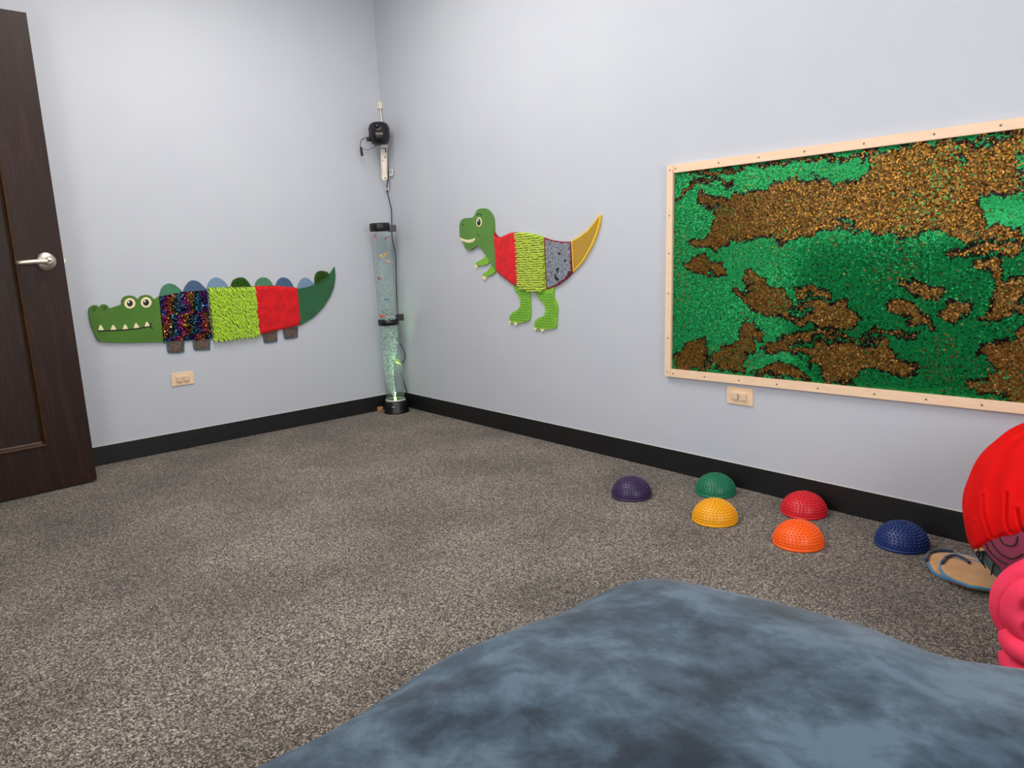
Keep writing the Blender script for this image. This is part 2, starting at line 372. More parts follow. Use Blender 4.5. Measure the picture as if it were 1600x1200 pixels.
# outlines, in metres
croc_o=(-1.09,0.78)
CROC={'head':[(-0.695,0.0026),(-0.6895,0.0286),(-0.6735,0.0409),(-0.654,0.0409),(-0.644,0.0288),(-0.6345,0.0409),(-0.6174,0.0427),(-0.6027,0.0318),(-0.5982,0.0208),(-0.5714,0.0275),(-0.5404,0.0364),(-0.5381,0.0543),(-0.5245,0.0721),(-0.501,0.0786),(-0.4766,0.0726),(-0.4595,0.0556),(-0.4446,0.0702),(-0.4167,0.0756),(-0.3943,0.0665),(-0.383,0.0496),(-0.3697,0.0545),(-0.3594,0.0605),(-0.3552,0.0627),(-0.3555,0.0534),(-0.3593,-0.0616),(-0.3623,-0.171),(-0.3625,-0.1796),(-0.3698,-0.1796),(-0.4437,-0.172),(-0.5581,-0.1613),(-0.6458,-0.147),(-0.6719,-0.1342),(-0.6828,-0.0955),(-0.6926,-0.05)],'seq':[(-0.3578,0.0612),(-0.2357,0.0769),(-0.1074,0.0774),(-0.1074,-0.191),(-0.2419,-0.1829),(-0.3619,-0.1745)],'seqb':[(-0.3593,0.0613),(-0.2355,0.0786),(-0.1046,0.079),(-0.1061,-0.1947),(-0.2425,-0.1881),(-0.3638,-0.1837)],'lime':[(-0.0987,0.0926),(0.1586,0.0835),(0.1559,-0.1897),(-0.1016,-0.1934)],'red':[(0.1584,0.0817),(0.2835,0.078),(0.4176,0.0569),(0.4149,-0.1664),(0.158,-0.1965)],'tail':[(0.4189,0.0502),(0.4804,0.0546),(0.5389,0.0699),(0.5996,0.0999),(0.6454,0.1322),(0.6734,0.1667),(0.673,0.1063),(0.6587,0.0485),(0.6258,-0.0129),(0.5715,-0.077),(0.5032,-0.1294),(0.4147,-0.1683)],'s1':[(-0.3551,0.0441),(-0.353,0.0608),(-0.346,0.0856),(-0.3289,0.114),(-0.2991,0.1272),(-0.2715,0.1204),(-0.2494,0.1002),(-0.2353,0.0803),(-0.2407,0.0352)],'s2':[(-0.2342,0.0347),(-0.2287,0.0799),(-0.2156,0.1065),(-0.1919,0.1307),(-0.1702,0.1363),(-0.1419,0.1259),(-0.1193,0.1001),(-0.1023,0.0771),(-0.1084,0.0248)],'s3':[(-0.1014,0.0551),(-0.1002,0.0944),(-0.0864,0.1242),(-0.0627,0.142),(-0.0407,0.1433),(-0.0116,0.1284),(0.0134,0.0913),(0.0084,0.047)],'s4':[(0.0208,0.0461),(0.0285,0.0903),(0.0457,0.1231),(0.0789,0.1363),(0.1103,0.1318),(0.1308,0.1089),(0.1418,0.0828),(0.1368,0.0376)],'s5':[(0.1609,0.045),(0.1651,0.083),(0.1826,0.1147),(0.2077,0.1287),(0.236,0.1271),(0.258,0.1101),(0.2739,0.0786),(0.2695,0.0372)],'s6':[(0.2839,0.0362),(0.2881,0.0759),(0.306,0.1072),(0.3319,0.1214),(0.361,0.1169),(0.3835,0.095),(0.3996,0.0581),(0.3965,0.0281)],'s7':[(0.422,0.031),(0.4224,0.0547),(0.4384,0.0915),(0.4658,0.1117),(0.4911,0.1092),(0.5148,0.0887),(0.5335,0.0683),(0.5196,0.0337)],'s8':[(0.5406,0.0563),(0.5376,0.1094),(0.5563,0.14),(0.5885,0.1478),(0.6244,0.1363),(0.6385,0.1161),(0.6084,0.081)],'f1':[(-0.3492,-0.157),(-0.2502,-0.168),(-0.2605,-0.2475),(-0.2918,-0.2506),(-0.3404,-0.2445),(-0.3488,-0.2331)],'f2':[(-0.212,-0.1722),(-0.1135,-0.1831),(-0.1224,-0.2521),(-0.1562,-0.2506),(-0.2029,-0.2467),(-0.2127,-0.2357)],'f3':[(0.1771,-0.178),(0.2737,-0.1787),(0.2671,-0.2491),(0.2287,-0.2523),(0.193,-0.2519),(0.1833,-0.2442)],'f4':[(0.3048,-0.1725),(0.404,-0.173),(0.3951,-0.2396),(0.3583,-0.2432),(0.3163,-0.2423),(0.3075,-0.2318)],'mouth':[(-0.6657,-0.0868),(-0.6017,-0.0918),(-0.5419,-0.0939),(-0.4806,-0.0936),(-0.4191,-0.0889)],'hook':[(-0.4121,-0.0701),(-0.4182,-0.0873),(-0.4097,-0.1017)],'t1':[(-0.6641,-0.0861),(-0.6571,-0.0657),(-0.6502,-0.0574),(-0.6441,-0.067),(-0.6374,-0.0881)],'t2':[(-0.6082,-0.0903),(-0.6005,-0.0714),(-0.5928,-0.0632),(-0.5866,-0.0728),(-0.5808,-0.0916)],'t3':[(-0.5524,-0.0929),(-0.5447,-0.0746),(-0.5369,-0.0662),(-0.5312,-0.0751),(-0.5259,-0.0931)],'t4':[(-0.4991,-0.0934),(-0.4926,-0.0723),(-0.4846,-0.0639),(-0.4776,-0.0755),(-0.4704,-0.0921)],'t5':[(-0.4461,-0.0912),(-0.4398,-0.0716),(-0.4323,-0.0623),(-0.4251,-0.0731),(-0.4184,-0.089)],'n1':[(-0.6587,0.0219),(-0.6598,0.0175),(-0.6617,0.0137),(-0.6643,0.0107),(-0.6674,0.0089),(-0.6706,0.0085),(-0.6736,0.0094),(-0.6761,0.0117),(-0.6779,0.0151),(-0.6787,0.0192),(-0.6786,0.0236),(-0.6776,0.028),(-0.6756,0.0319),(-0.673,0.0349),(-0.67,0.0367),(-0.6668,0.0371),(-0.6638,0.0362),(-0.6613,0.0339),(-0.6595,0.0305),(-0.6586,0.0264)],'n2':[(-0.6105,0.0227),(-0.6115,0.0187),(-0.6136,0.0153),(-0.6163,0.0126),(-0.6196,0.0111),(-0.623,0.0107),(-0.6263,0.0117),(-0.6291,0.0138),(-0.6311,0.0168),(-0.6322,0.0205),(-0.6322,0.0245),(-0.6312,0.0284),(-0.6292,0.0319),(-0.6264,0.0345),(-0.6231,0.0361),(-0.6197,0.0364),(-0.6164,0.0355),(-0.6136,0.0334),(-0.6116,0.0304),(-0.6105,0.0267)],'e1':[(-0.4751,0.0361),(-0.4774,0.0278),(-0.4822,0.0205),(-0.4888,0.015),(-0.4967,0.0118),(-0.505,0.0112),(-0.513,0.0132),(-0.5198,0.0177),(-0.5248,0.0241),(-0.5276,0.0319),(-0.5278,0.0403),(-0.5255,0.0485),(-0.5208,0.0557),(-0.5142,0.0612),(-0.5064,0.0645),(-0.4981,0.0652),(-0.4901,0.0632),(-0.4832,0.0588),(-0.4781,0.0524),(-0.4753,0.0445)],'p1':[(-0.4872,0.037),(-0.4886,0.032),(-0.4912,0.0276),(-0.4948,0.0243),(-0.4991,0.0223),(-0.5036,0.0218),(-0.5079,0.023),(-0.5116,0.0257),(-0.5143,0.0295),(-0.5158,0.0343),(-0.5158,0.0394),(-0.5145,0.0443),(-0.5119,0.0487),(-0.5083,0.0521),(-0.504,0.0541),(-0.4995,0.0545),(-0.4952,0.0534),(-0.4914,0.0508),(-0.4887,0.0469),(-0.4873,0.0422)],'g1':[(-0.503,0.0449),(-0.5034,0.0434),(-0.5041,0.0421),(-0.505,0.0411),(-0.5062,0.0405),(-0.5074,0.0403),(-0.5085,0.0407),(-0.5095,0.0414),(-0.5101,0.0426),(-0.5105,0.044),(-0.5105,0.0455),(-0.5101,0.047),(-0.5094,0.0483),(-0.5084,0.0494),(-0.5073,0.05),(-0.5061,0.0501),(-0.505,0.0498),(-0.504,0.049),(-0.5033,0.0479),(-0.503,0.0465)],'e2':[(-0.3967,0.0348),(-0.399,0.0264),(-0.4037,0.019),(-0.4104,0.0134),(-0.4182,0.0102),(-0.4265,0.0095),(-0.4344,0.0115),(-0.4413,0.016),(-0.4463,0.0225),(-0.449,0.0304),(-0.4493,0.039),(-0.4469,0.0473),(-0.4423,0.0546),(-0.4357,0.0601),(-0.4279,0.0635),(-0.4197,0.0642),(-0.4117,0.0622),(-0.4048,0.0578),(-0.3997,0.0513),(-0.3969,0.0433)],'p2':[(-0.4092,0.0349),(-0.4106,0.0298),(-0.4133,0.0254),(-0.417,0.022),(-0.4214,0.02),(-0.426,0.0195),(-0.4305,0.0207),(-0.4343,0.0234),(-0.437,0.0273),(-0.4385,0.0321),(-0.4386,0.0373),(-0.4373,0.0423),(-0.4346,0.0468),(-0.4309,0.0502),(-0.4265,0.0522),(-0.4219,0.0527),(-0.4174,0.0515),(-0.4136,0.0488),(-0.4108,0.0449),(-0.4093,0.0401)],'g2':[(-0.4254,0.0429),(-0.4258,0.0414),(-0.4266,0.04),(-0.4275,0.039),(-0.4287,0.0384),(-0.4299,0.0383),(-0.4311,0.0386),(-0.4321,0.0394),(-0.4328,0.0405),(-0.4332,0.042),(-0.4332,0.0435),(-0.4328,0.045),(-0.4321,0.0464),(-0.4311,0.0474),(-0.4299,0.048),(-0.4287,0.0482),(-0.4275,0.0478),(-0.4265,0.0471),(-0.4258,0.0459),(-0.4254,0.0445)]}
rex_o=(1.3,0.9)
REX={'head':[(-0.5241,0.23),(-0.5175,0.2621),(-0.4935,0.2802),(-0.4598,0.2858),(-0.4057,0.2844),(-0.3781,0.2941),(-0.3659,0.3122),(-0.3405,0.3255),(-0.2967,0.3274),(-0.2569,0.3153),(-0.2287,0.2889),(-0.2172,0.2575),(-0.2182,0.1961),(-0.2146,0.1403),(-0.2105,0.078),(-0.2145,0.0018),(-0.2453,0.0223),(-0.2734,0.0543),(-0.302,0.0834),(-0.3278,0.1114),(-0.3538,0.1275),(-0.3881,0.1242),(-0.4327,0.1094),(-0.4652,0.1143),(-0.4859,0.1293),(-0.4946,0.1537),(-0.5198,0.171)],'eye':[(-0.3133,0.2557),(-0.3151,0.248),(-0.3193,0.2413),(-0.3252,0.2361),(-0.3325,0.2329),(-0.3404,0.2321),(-0.348,0.2337),(-0.3547,0.2376),(-0.3598,0.2435),(-0.3628,0.2507),(-0.3633,0.2585),(-0.3614,0.2662),(-0.3572,0.273),(-0.3511,0.2782),(-0.3438,0.2813),(-0.336,0.282),(-0.3284,0.2803),(-0.3217,0.2764),(-0.3167,0.2705),(-0.3138,0.2634)],'pup':[(-0.3216,0.2555),(-0.3229,0.25),(-0.3257,0.2451),(-0.3297,0.2412),(-0.3346,0.2389),(-0.3398,0.2383),(-0.3449,0.2395),(-0.3493,0.2423),(-0.3527,0.2465),(-0.3546,0.2517),(-0.355,0.2574),(-0.3536,0.263),(-0.3508,0.2679),(-0.3468,0.2717),(-0.3419,0.274),(-0.3366,0.2746),(-0.3316,0.2734),(-0.3272,0.2705),(-0.3238,0.2663),(-0.3219,0.2611)],'gl':[(-0.3365,0.2645),(-0.3368,0.2632),(-0.3377,0.262),(-0.3389,0.2611),(-0.3404,0.2606),(-0.3421,0.2604),(-0.3437,0.2607),(-0.3451,0.2615),(-0.3461,0.2625),(-0.3468,0.2638),(-0.3469,0.2651),(-0.3465,0.2665),(-0.3457,0.2676),(-0.3444,0.2685),(-0.3429,0.2691),(-0.3413,0.2692),(-0.3397,0.2689),(-0.3383,0.2682),(-0.3372,0.2671),(-0.3366,0.2659)],'brow':[(-0.3537,0.2951),(-0.3449,0.3001),(-0.3323,0.3006),(-0.32,0.2973),(-0.3113,0.2905)],'nos':[(-0.483,0.2512),(-0.4834,0.2498),(-0.4843,0.2486),(-0.4856,0.2477),(-0.4872,0.2471),(-0.4889,0.247),(-0.4906,0.2473),(-0.4921,0.248),(-0.4932,0.2491),(-0.4939,0.2504),(-0.494,0.2518),(-0.4936,0.2531),(-0.4927,0.2544),(-0.4914,0.2553),(-0.4898,0.2558),(-0.4881,0.256),(-0.4864,0.2557),(-0.4849,0.2549),(-0.4838,0.2539),(-0.4831,0.2526)],'hook':[(-0.3582,0.1976),(-0.3526,0.1884),(-0.3447,0.183)],'teeth':[(-0.5187,0.1821),(-0.4874,0.171),(-0.4493,0.1656),(-0.4111,0.1673),(-0.3794,0.1743),(-0.3872,0.1581),(-0.3998,0.1611),(-0.4053,0.1485),(-0.4175,0.1567),(-0.4272,0.1454),(-0.4393,0.1562),(-0.449,0.1462),(-0.461,0.1583),(-0.4749,0.151),(-0.4827,0.1617),(-0.4987,0.1571),(-0.5023,0.1664),(-0.5137,0.1642)],'a1':[(-0.3028,0.074),(-0.2724,0.0669),(-0.2747,0.0386),(-0.2962,0.0294),(-0.3334,0.0217),(-0.3596,0.0252),(-0.3871,0.0166),(-0.3986,0.0323),(-0.3848,0.0424),(-0.3433,0.0545),(-0.3195,0.0616)],'a2':[(-0.2553,0.0256),(-0.2155,0.0156),(-0.217,-0.0044),(-0.231,-0.0144),(-0.2544,-0.0269),(-0.2859,-0.0344),(-0.3093,-0.0394),(-0.3284,-0.0419),(-0.3424,-0.0329),(-0.335,-0.0213),(-0.2998,-0.0139),(-0.2776,0.0038)],'c1':[(-0.4053,0.0298),(-0.3813,0.0217),(-0.3904,0.0036),(-0.4004,0.0115)],'c2':[(-0.3426,-0.0355),(-0.3051,-0.0394),(-0.3192,-0.058),(-0.3376,-0.0509)],'red':[(-0.2182,0.1961),(-0.1959,0.1741),(-0.1688,0.1662),(-0.1269,0.1772),(-0.08,0.1878),(-0.0254,0.1888),(-0.0208,0.0913),(-0.021,-0.0912),(-0.0429,-0.0938),(-0.0893,-0.0751),(-0.1551,-0.0423),(-0.1933,-0.0222),(-0.216,-0.0044),(-0.2155,0.0781),(-0.2166,0.1403)],'lime':[(-0.0255,0.1876),(0.0404,0.1822),(0.1113,0.1713),(0.1729,0.1525),(0.1777,0.0857),(0.1757,-0.1061),(0.1298,-0.1126),(0.0581,-0.1104),(0.0034,-0.1032),(-0.0219,-0.0912),(-0.0208,0.0913)],'sil':[(0.1729,0.1525),(0.2216,0.1391),(0.2876,0.1287),(0.3642,0.1247),(0.3673,-0.0198),(0.3198,-0.0534),(0.2605,-0.0822),(0.1914,-0.103),(0.1766,-0.105)],'sili':[(0.1844,0.1429),(0.2229,0.1323),(0.2873,0.122),(0.3567,0.1172),(0.3579,-0.0169),(0.3119,-0.0478),(0.2567,-0.0753),(0.1919,-0.0954),(0.185,-0.0955)],'tail':[(0.3637,0.1313),(0.4163,0.1472),(0.471,0.1717),(0.5173,0.2092),(0.5515,0.2397),(0.5608,0.2355),(0.5538,0.2019),(0.5339,0.1554),(0.4984,0.0982),(0.4426,0.0346),(0.4024,0.0021),(0.3697,-0.0198)],'taili':[(0.373,0.1265),(0.4175,0.1401),(0.4753,0.1656),(0.5215,0.2026),(0.5482,0.2295),(0.551,0.2256),(0.5443,0.2024),(0.5243,0.1569),(0.4895,0.1028),(0.4351,0.0391),(0.3979,0.0088),(0.3766,-0.0076)],'l1':[(-0.0799,-0.0781),(-0.0325,-0.0809),(0.0509,-0.0805),(0.0468,-0.1166),(0.0488,-0.1437),(0.0488,-0.2165),(0.04,-0.2534),(0.0299,-0.2673),(-0.0175,-0.2792),(-0.056,-0.2859),(-0.0848,-0.2847),(-0.1189,-0.285),(-0.1288,-0.2728),(-0.1215,-0.2535),(-0.1004,-0.2307),(-0.051,-0.2135),(-0.0303,-0.1882),(-0.0268,-0.1635),(-0.0455,-0.1331),(-0.0681,-0.115)],'l2':[(0.0914,-0.0832),(0.1753,-0.0827),(0.2292,-0.0853),(0.2257,-0.1347),(0.2438,-0.1635),(0.2513,-0.1982),(0.2453,-0.2335),(0.2384,-0.2855),(0.2198,-0.2982),(0.1804,-0.305),(0.1362,-0.3097),(0.0868,-0.3092),(0.071,-0.3009),(0.0752,-0.2763),(0.1039,-0.2508),(0.1491,-0.2371),(0.1649,-0.2068),(0.1525,-0.1774),(0.1185,-0.1544),(0.1002,-0.1308)],'k1':[(-0.131,-0.276),(-0.1086,-0.2782),(-0.1195,-0.2939)],'k2':[(-0.0942,-0.2807),(-0.0558,-0.2834),(-0.0753,-0.3006)],'k3':[(0.0682,-0.301),(0.0933,-0.3071),(0.078,-0.3201)],'k4':[(0.1186,-0.3058),(0.1523,-0.3053),(0.1336,-0.3231)]}
BROWN=[[(3.031,1.27),(3.13,1.269),(3.283,1.268),(3.501,1.268),(3.512,1.096),(3.399,1.083),(3.409,1.0),(3.32,0.988),(3.268,0.984),(3.143,0.993),(3.059,1.0),(3.006,1.012),(2.868,1.01),(2.821,0.985),(2.771,0.985),(2.698,1.004),(2.601,0.997),(2.533,0.995),(2.498,0.958),(2.45,0.97),(2.377,0.97),(2.352,0.993),(2.438,1.03),(2.486,1.102),(2.438,1.12),(2.377,1.164),(2.39,1.193),(2.497,1.167),(2.599,1.173),(2.695,1.179),(2.776,1.194),(2.873,1.195),(2.965,1.176),(3.052,1.177)],[(2.328,1.267),(2.328,1.277),(3.031,1.27),(3.032,1.26),(2.871,1.256),(2.673,1.261),(2.564,1.261),(2.45,1.254)],[(2.284,1.172),(2.315,1.215),(2.365,1.24),(2.45,1.245),(2.554,1.222),(2.554,1.209),(2.45,1.231),(2.377,1.226),(2.327,1.199),(2.296,1.166)],[(2.313,0.916),(2.364,0.926),(2.451,0.937),(2.528,0.908),(2.524,0.87),(2.451,0.866),(2.339,0.885)],[(2.588,0.887),(2.646,0.877),(2.701,0.838),(2.764,0.801),(2.826,0.76),(2.923,0.765),(3.011,0.764),(3.0,0.733),(3.08,0.716),(3.036,0.685),(2.926,0.668),(2.828,0.687),(2.787,0.721),(2.703,0.713),(2.615,0.747),(2.555,0.798),(2.642,0.809),(2.608,0.848)],[(2.81,0.822),(2.883,0.827),(2.97,0.812),(2.962,0.781),(2.904,0.786),(2.846,0.778)],[(3.169,0.849),(3.253,0.84),(3.324,0.808),(3.305,0.782),(3.231,0.797),(3.182,0.827)],[(3.129,0.728),(3.152,0.776),(3.201,0.769),(3.266,0.735),(3.285,0.691),(3.22,0.705)],[(3.081,0.665),(3.156,0.682),(3.245,0.67),(3.246,0.658),(3.157,0.663),(3.09,0.65)],[(3.308,0.763),(3.339,0.772),(3.375,0.765),(3.384,0.73),(3.338,0.71),(3.308,0.727)],[(3.396,0.9),(3.457,0.908),(3.482,0.848),(3.529,0.848),(3.535,0.758),(3.478,0.726),(3.413,0.729),(3.46,0.771),(3.447,0.848)],[(3.319,0.931),(3.506,0.951),(3.522,0.951),(3.524,0.921),(3.323,0.919)],[(3.32,0.988),(3.41,1.0),(3.519,1.002),(3.522,0.951),(3.372,0.952)],[(2.27,0.497),(2.324,0.589),(2.414,0.599),(2.455,0.576),(2.442,0.469),(2.27,0.46)],[(2.458,0.515),(2.5,0.579),(2.571,0.599),(2.605,0.654),(2.627,0.7),(2.666,0.643),(2.664,0.593),(2.606,0.526),(2.618,0.484),(2.476,0.49)],[(2.683,0.612),(2.788,0.642),(2.936,0.667),(3.037,0.656),(3.116,0.641),(3.15,0.626),(3.186,0.577),(3.243,0.554),(3.213,0.519),(3.077,0.539),(3.048,0.488),(2.932,0.488),(2.891,0.55),(2.81,0.572),(2.705,0.571)],[(3.437,0.655),(3.542,0.653),(3.553,0.492),(3.42,0.492),(3.381,0.536),(3.492,0.564),(3.449,0.615)],[(2.663,0.492),(2.77,0.542),(2.832,0.523),(2.893,0.495),(2.792,0.48),(2.663,0.477)]]
GREENS=[[(2.389,1.141),(2.503,1.135),(2.476,1.1),(2.389,1.108)],[(2.846,0.572),(2.89,0.585),(2.897,0.524),(2.852,0.515)],[(2.789,0.596),(2.849,0.629),(2.927,0.646),(3.073,0.64),(3.125,0.624),(3.056,0.624),(2.927,0.629),(2.85,0.605),(2.81,0.584)],[(3.381,1.262),(3.467,1.258),(3.474,1.242),(3.396,1.242)],[(3.313,1.234),(3.374,1.212),(3.368,1.199),(3.322,1.209)],[(2.942,1.057),(3.031,1.041),(3.024,1.02),(2.96,1.045)],[(2.806,0.754),(2.895,0.734),(2.886,0.71),(2.817,0.722)]]
CABLE=[(0.024,-0.012,1.41),(0.039,-0.012,1.35),(0.056,-0.012,1.277),(0.044,-0.012,1.17),(0.042,-0.012,1.097),(0.067,-0.012,0.995),(0.052,-0.012,0.832),(0.038,-0.012,0.624),(0.044,-0.012,0.582),(0.031,-0.012,0.455),(0.057,-0.012,0.414),(0.091,-0.012,0.374),(0.084,-0.012,0.323),(0.021,-0.012,0.27),(0.044,-0.012,0.199),(0.086,-0.012,0.1),(0.085,-0.012,0.031)]
PAD1=[(3.399,-0.25),(3.381,-0.194),(3.396,-0.159),(3.419,-0.137),(3.468,-0.125),(3.497,-0.13),(3.532,-0.186),(3.557,-0.253),(3.554,-0.319),(3.526,-0.335),(3.482,-0.337),(3.439,-0.313)]
PAD2=[(3.456,-0.309),(3.441,-0.254),(3.439,-0.21),(3.467,-0.209),(3.502,-0.189),(3.546,-0.197),(3.599,-0.236),(3.627,-0.306),(3.617,-0.349),(3.597,-0.358),(3.554,-0.372),(3.511,-0.363),(3.478,-0.342)]
BEAN=[(3.277,-2.236),(3.275,-2.211),(3.267,-2.174),(3.256,-2.133),(3.246,-2.085),(3.238,-2.032),(3.228,-1.982),(3.224,-1.938),(3.229,-1.897),(3.235,-1.853),(3.239,-1.805),(3.241,-1.747),(3.243,-1.678),(3.243,-1.607),(3.244,-1.542),(3.252,-1.492),(3.272,-1.456),(3.3,-1.431),(3.333,-1.412),(3.37,-1.397),(3.413,-1.382),(3.463,-1.364),(3.518,-1.348),(3.575,-1.333),(3.629,-1.321),(3.681,-1.312),(3.732,-1.313),(3.78,-1.325),(3.821,-1.333),(3.855,-1.327),(3.883,-1.312),(3.902,-1.302)]
PINK=[('outer',0.024,[(3.833,-0.722,0.299),(3.81,-0.737,0.286),(3.786,-0.753,0.27),(3.76,-0.76,0.243),(3.744,-0.763,0.21),(3.741,-0.764,0.174),(3.748,-0.762,0.144),(3.765,-0.758,0.117),(3.788,-0.753,0.101),(3.817,-0.736,0.09)]),('inner',0.031,[(3.853,-0.737,0.234),(3.813,-0.759,0.235),(3.785,-0.77,0.224),(3.771,-0.773,0.187),(3.777,-0.772,0.156),(3.801,-0.764,0.132),(3.839,-0.741,0.127)]),('k1',0.017,[(3.843,-0.786,0.232),(3.823,-0.794,0.225),(3.796,-0.794,0.211)]),('k2',0.017,[(3.846,-0.785,0.178),(3.828,-0.793,0.171),(3.803,-0.792,0.158)]),('low1',0.028,[(3.772,-0.757,0.127),(3.77,-0.773,0.105),(3.794,-0.782,0.091),(3.824,-0.76,0.079),(3.853,-0.737,0.082)]),('low2',0.03,[(3.767,-0.748,0.062),(3.778,-0.765,0.043),(3.812,-0.768,0.028),(3.859,-0.746,0.031)]),('top',0.02,[(3.773,-0.705,0.307),(3.816,-0.705,0.321)]),('bodyb',0.06,[(3.812,-0.696,0.19),(3.834,-0.69,0.098)])]
HEM=[(208.5,-28.8),(220.8,-23.2),(231.6,-17.1),(236.8,-12.3),(248.4,-3.9),(256.1,0.5),(260.7,2.8),(269.4,6.1),(277.7,6.8)]
TEAL=[(208.8,-29.5),(221.9,-24.3),(231.1,-19.8),(234.7,-21.2),(238.1,-23.5),(241.1,-27.3),(217.3,-44.1),(218.9,-45.1),(214.5,-39.2),(211.2,-33.9)]
YEL=[(208.6,-29.1),(208.1,-28.3),(230.1,-16.6),(231.7,-19.5),(221.7,-24.4),(208.9,-29.7)]
MAG=[(230.3,-16.2),(230.9,-14.2),(240.1,-9.0),(247.1,-4.5),(259.4,2.3),(272.5,6.4),(287.3,7.2),(288.7,-9.4),(279.6,-26.1),(245.7,-40.1),(241.0,-27.5),(238.1,-23.5),(234.7,-21.2),(231.8,-19.3)]
ARCS=[[(246.0,-5.2),(247.4,-7.3),(249.5,-8.2),(252.5,-8.0),(255.1,-6.6),(256.5,-4.2),(256.7,-1.0)],[(239.7,-9.5),(242.2,-12.6),(245.7,-15.1),(249.9,-16.1),(253.4,-15.6),(256.8,-13.5),(259.9,-10.3)],[(234.9,-13.0),(236.7,-16.5),(240.5,-18.9),(244.6,-20.5),(249.1,-20.9)],[(208.9,-29.5),(222.0,-24.1),(231.9,-19.2),(234.7,-21.2),(238.1,-23.5),(241.6,-27.0)],[(230.1,-20.7),(222.3,-29.7),(213.7,-38.4)],[(208.7,-30.1),(210.8,-33.7),(212.8,-36.6)],[(237.9,-25.1),(231.3,-33.1),(216.4,-42.8)],[(221.7,-24.4),(219.8,-27.6)],[(215.2,-27.3),(220.0,-23.6)],[(222.1,-24.5),(224.3,-21.6)]]
FOLDS=[[(230.4,13.8),(234.4,5.8),(237.2,0.1),(240.8,-7.3)],[(225.9,-3.9),(229.0,-9.6),(232.0,-15.8)],[(246.5,20.0),(248.8,11.6),(250.5,4.5),(252.9,0.2)],[(254.8,13.3),(257.3,6.5),(259.1,2.1)],[(261.4,25.0),(264.7,15.9),(267.2,5.6)]]

# ------------------------------------------------------------------ ceiling lights
M_emit = mat('light_diffuser', 'ffffff', .6, Emission_Color=(1, .95, .88, 1), Emission_Strength=1.2)
M_white = mat('white_enamel', 'e8e8e6', .5)
for i, (lx, ly, e) in enumerate(LIGHTS):
    t = thing('ceiling_light', ('recessed white ceiling light panel nearer the bubble tube corner', 'recessed white ceiling light panel in the middle of the row of three', 'recessed white ceiling light panel over the coloured balance domes')[i], 'ceiling light', (lx, ly, CEIL-.07), 0)
    bm = bmesh.new()
    for a in ((-.31, -.61, 0, -.285, .61, .07), (.285, -.61, 0, .31, .61, .07), (-.285, -.61, 0, .285, -.585, .07), (-.285, .585, 0, .285, .61, .07)): box(bm, *a)
    finish('fixture_frame', bm, M_white, t)
    boxo('diffuser', (-.285, -.585, .01, .285, .585, .018), M_emit, t)

# ------------------------------------------------------------------ textures for the wall toys
G_head = noisy('croc_green', [(.3, '436f1a'), (.7, '4b7920')], 10, .7, 0)
G_rex = noisy('rex_green', [(.3, '527e34'), (.7, '5b8a3b')], 10, .7, 0)
G_tail = noisy('tail_green', [(.3, '1f5632'), (.7, '255f39')], 10, .7, 0)
G_nos = mat('nostril_green', '37601f', .8)
M_mint = noisy('sage_felt', [(.3, '3d7454'), (.7, '488261')], 90, .9, .4, sheen=.3)
M_bluef = noisy('slate_blue_felt', [(.3, '3a5272'), (.7, '455f80')], 90, .9, .4, sheen=.3)
M_lblue = noisy('light_blue_felt', [(.3, '6883a0'), (.7, '748fac')], 90, .9, .4, sheen=.3)
M_brown = noisy('brown_cork', [(.35, '3a3532'), (.6, '6a5a4e')], 160, .9, .5)
M_edge = mat('blue_board_edge', '4c7a92', .6)
M_creamy = mat('painted_cream', 'efdfb4', .6)
M_ink = mat('black_paint', '0c0c0a', .5)
M_glint = mat('white_paint', 'f2f0ea', .5)
M_lime = noisy('lime_chenille', [(.3, '9ec60e'), (.7, 'bade1a')], 60, .8, .2, sheen=.4)
M_limeb = mat('lime_backing', '6f8a16', .9)
M_redp = noisy('red_plush', [(.3, 'c00612'), (.7, 'de0a16')], 26, .95, .9, .006, detail=6, sheen=.1)
M_turf = noisy('turf_blade', [(.3, '2f5a12'), (.7, '4d7e1c')], 60, .8, 0)
M_silver = attr_mat('silver_sequin', .3, .5)
M_maroon = mat('maroon_edge', '7c1626', .7)
M_yellow = mat('yellow_edge', 'e8bd3a', .6)
M_gold = noisy('gold_glitter', [(.4, '96701c'), (.6, 'c09a36')], 500, .5, .5, detail=2)
M_ltgreen = noisy('rex_light_green', [(.3, '76ac2c'), (.7, '84ba38')], 20, .65, 0)

def noodles(name, poly, d, m, parent, pitch, length, rad, droop, side, jit=.4, backing=None):
    us = [p[0] for p in poly]; vs = [p[1] for p in poly]
    bm = bmesh.new(); v = min(vs)+pitch*.3; row = 0
    R = random.Random(5)
    while v < max(vs)-pitch*.1:
        u = min(us)+(pitch*.5 if row % 2 else 0)
        while u < max(us):
            uu = u+R.uniform(-1, 1)*pitch*jit*.5; vv = v+R.uniform(-1, 1)*pitch*jit*.5
            if bool(inside(uu, vv, poly)):
                a = R.uniform(-.35, .35); sx = side+a*.6
                p0 = Vector((uu, -d, vv)); p1 = p0+Vector((sx*length*.35, -length*.42, droop*length*.25))
                p2 = p0+Vector((sx*length*.8, -length*(.5+.15*R.random()), droop*length*.8))
                tube_bm(bm, (p0, p1, p2, p2+(p2-p1)*.25), [rad, rad*1.08, rad, rad*.45], 5)
            u += pitch
        v += pitch*.86; row += 1
    return finish(name, bm, m, parent, True)
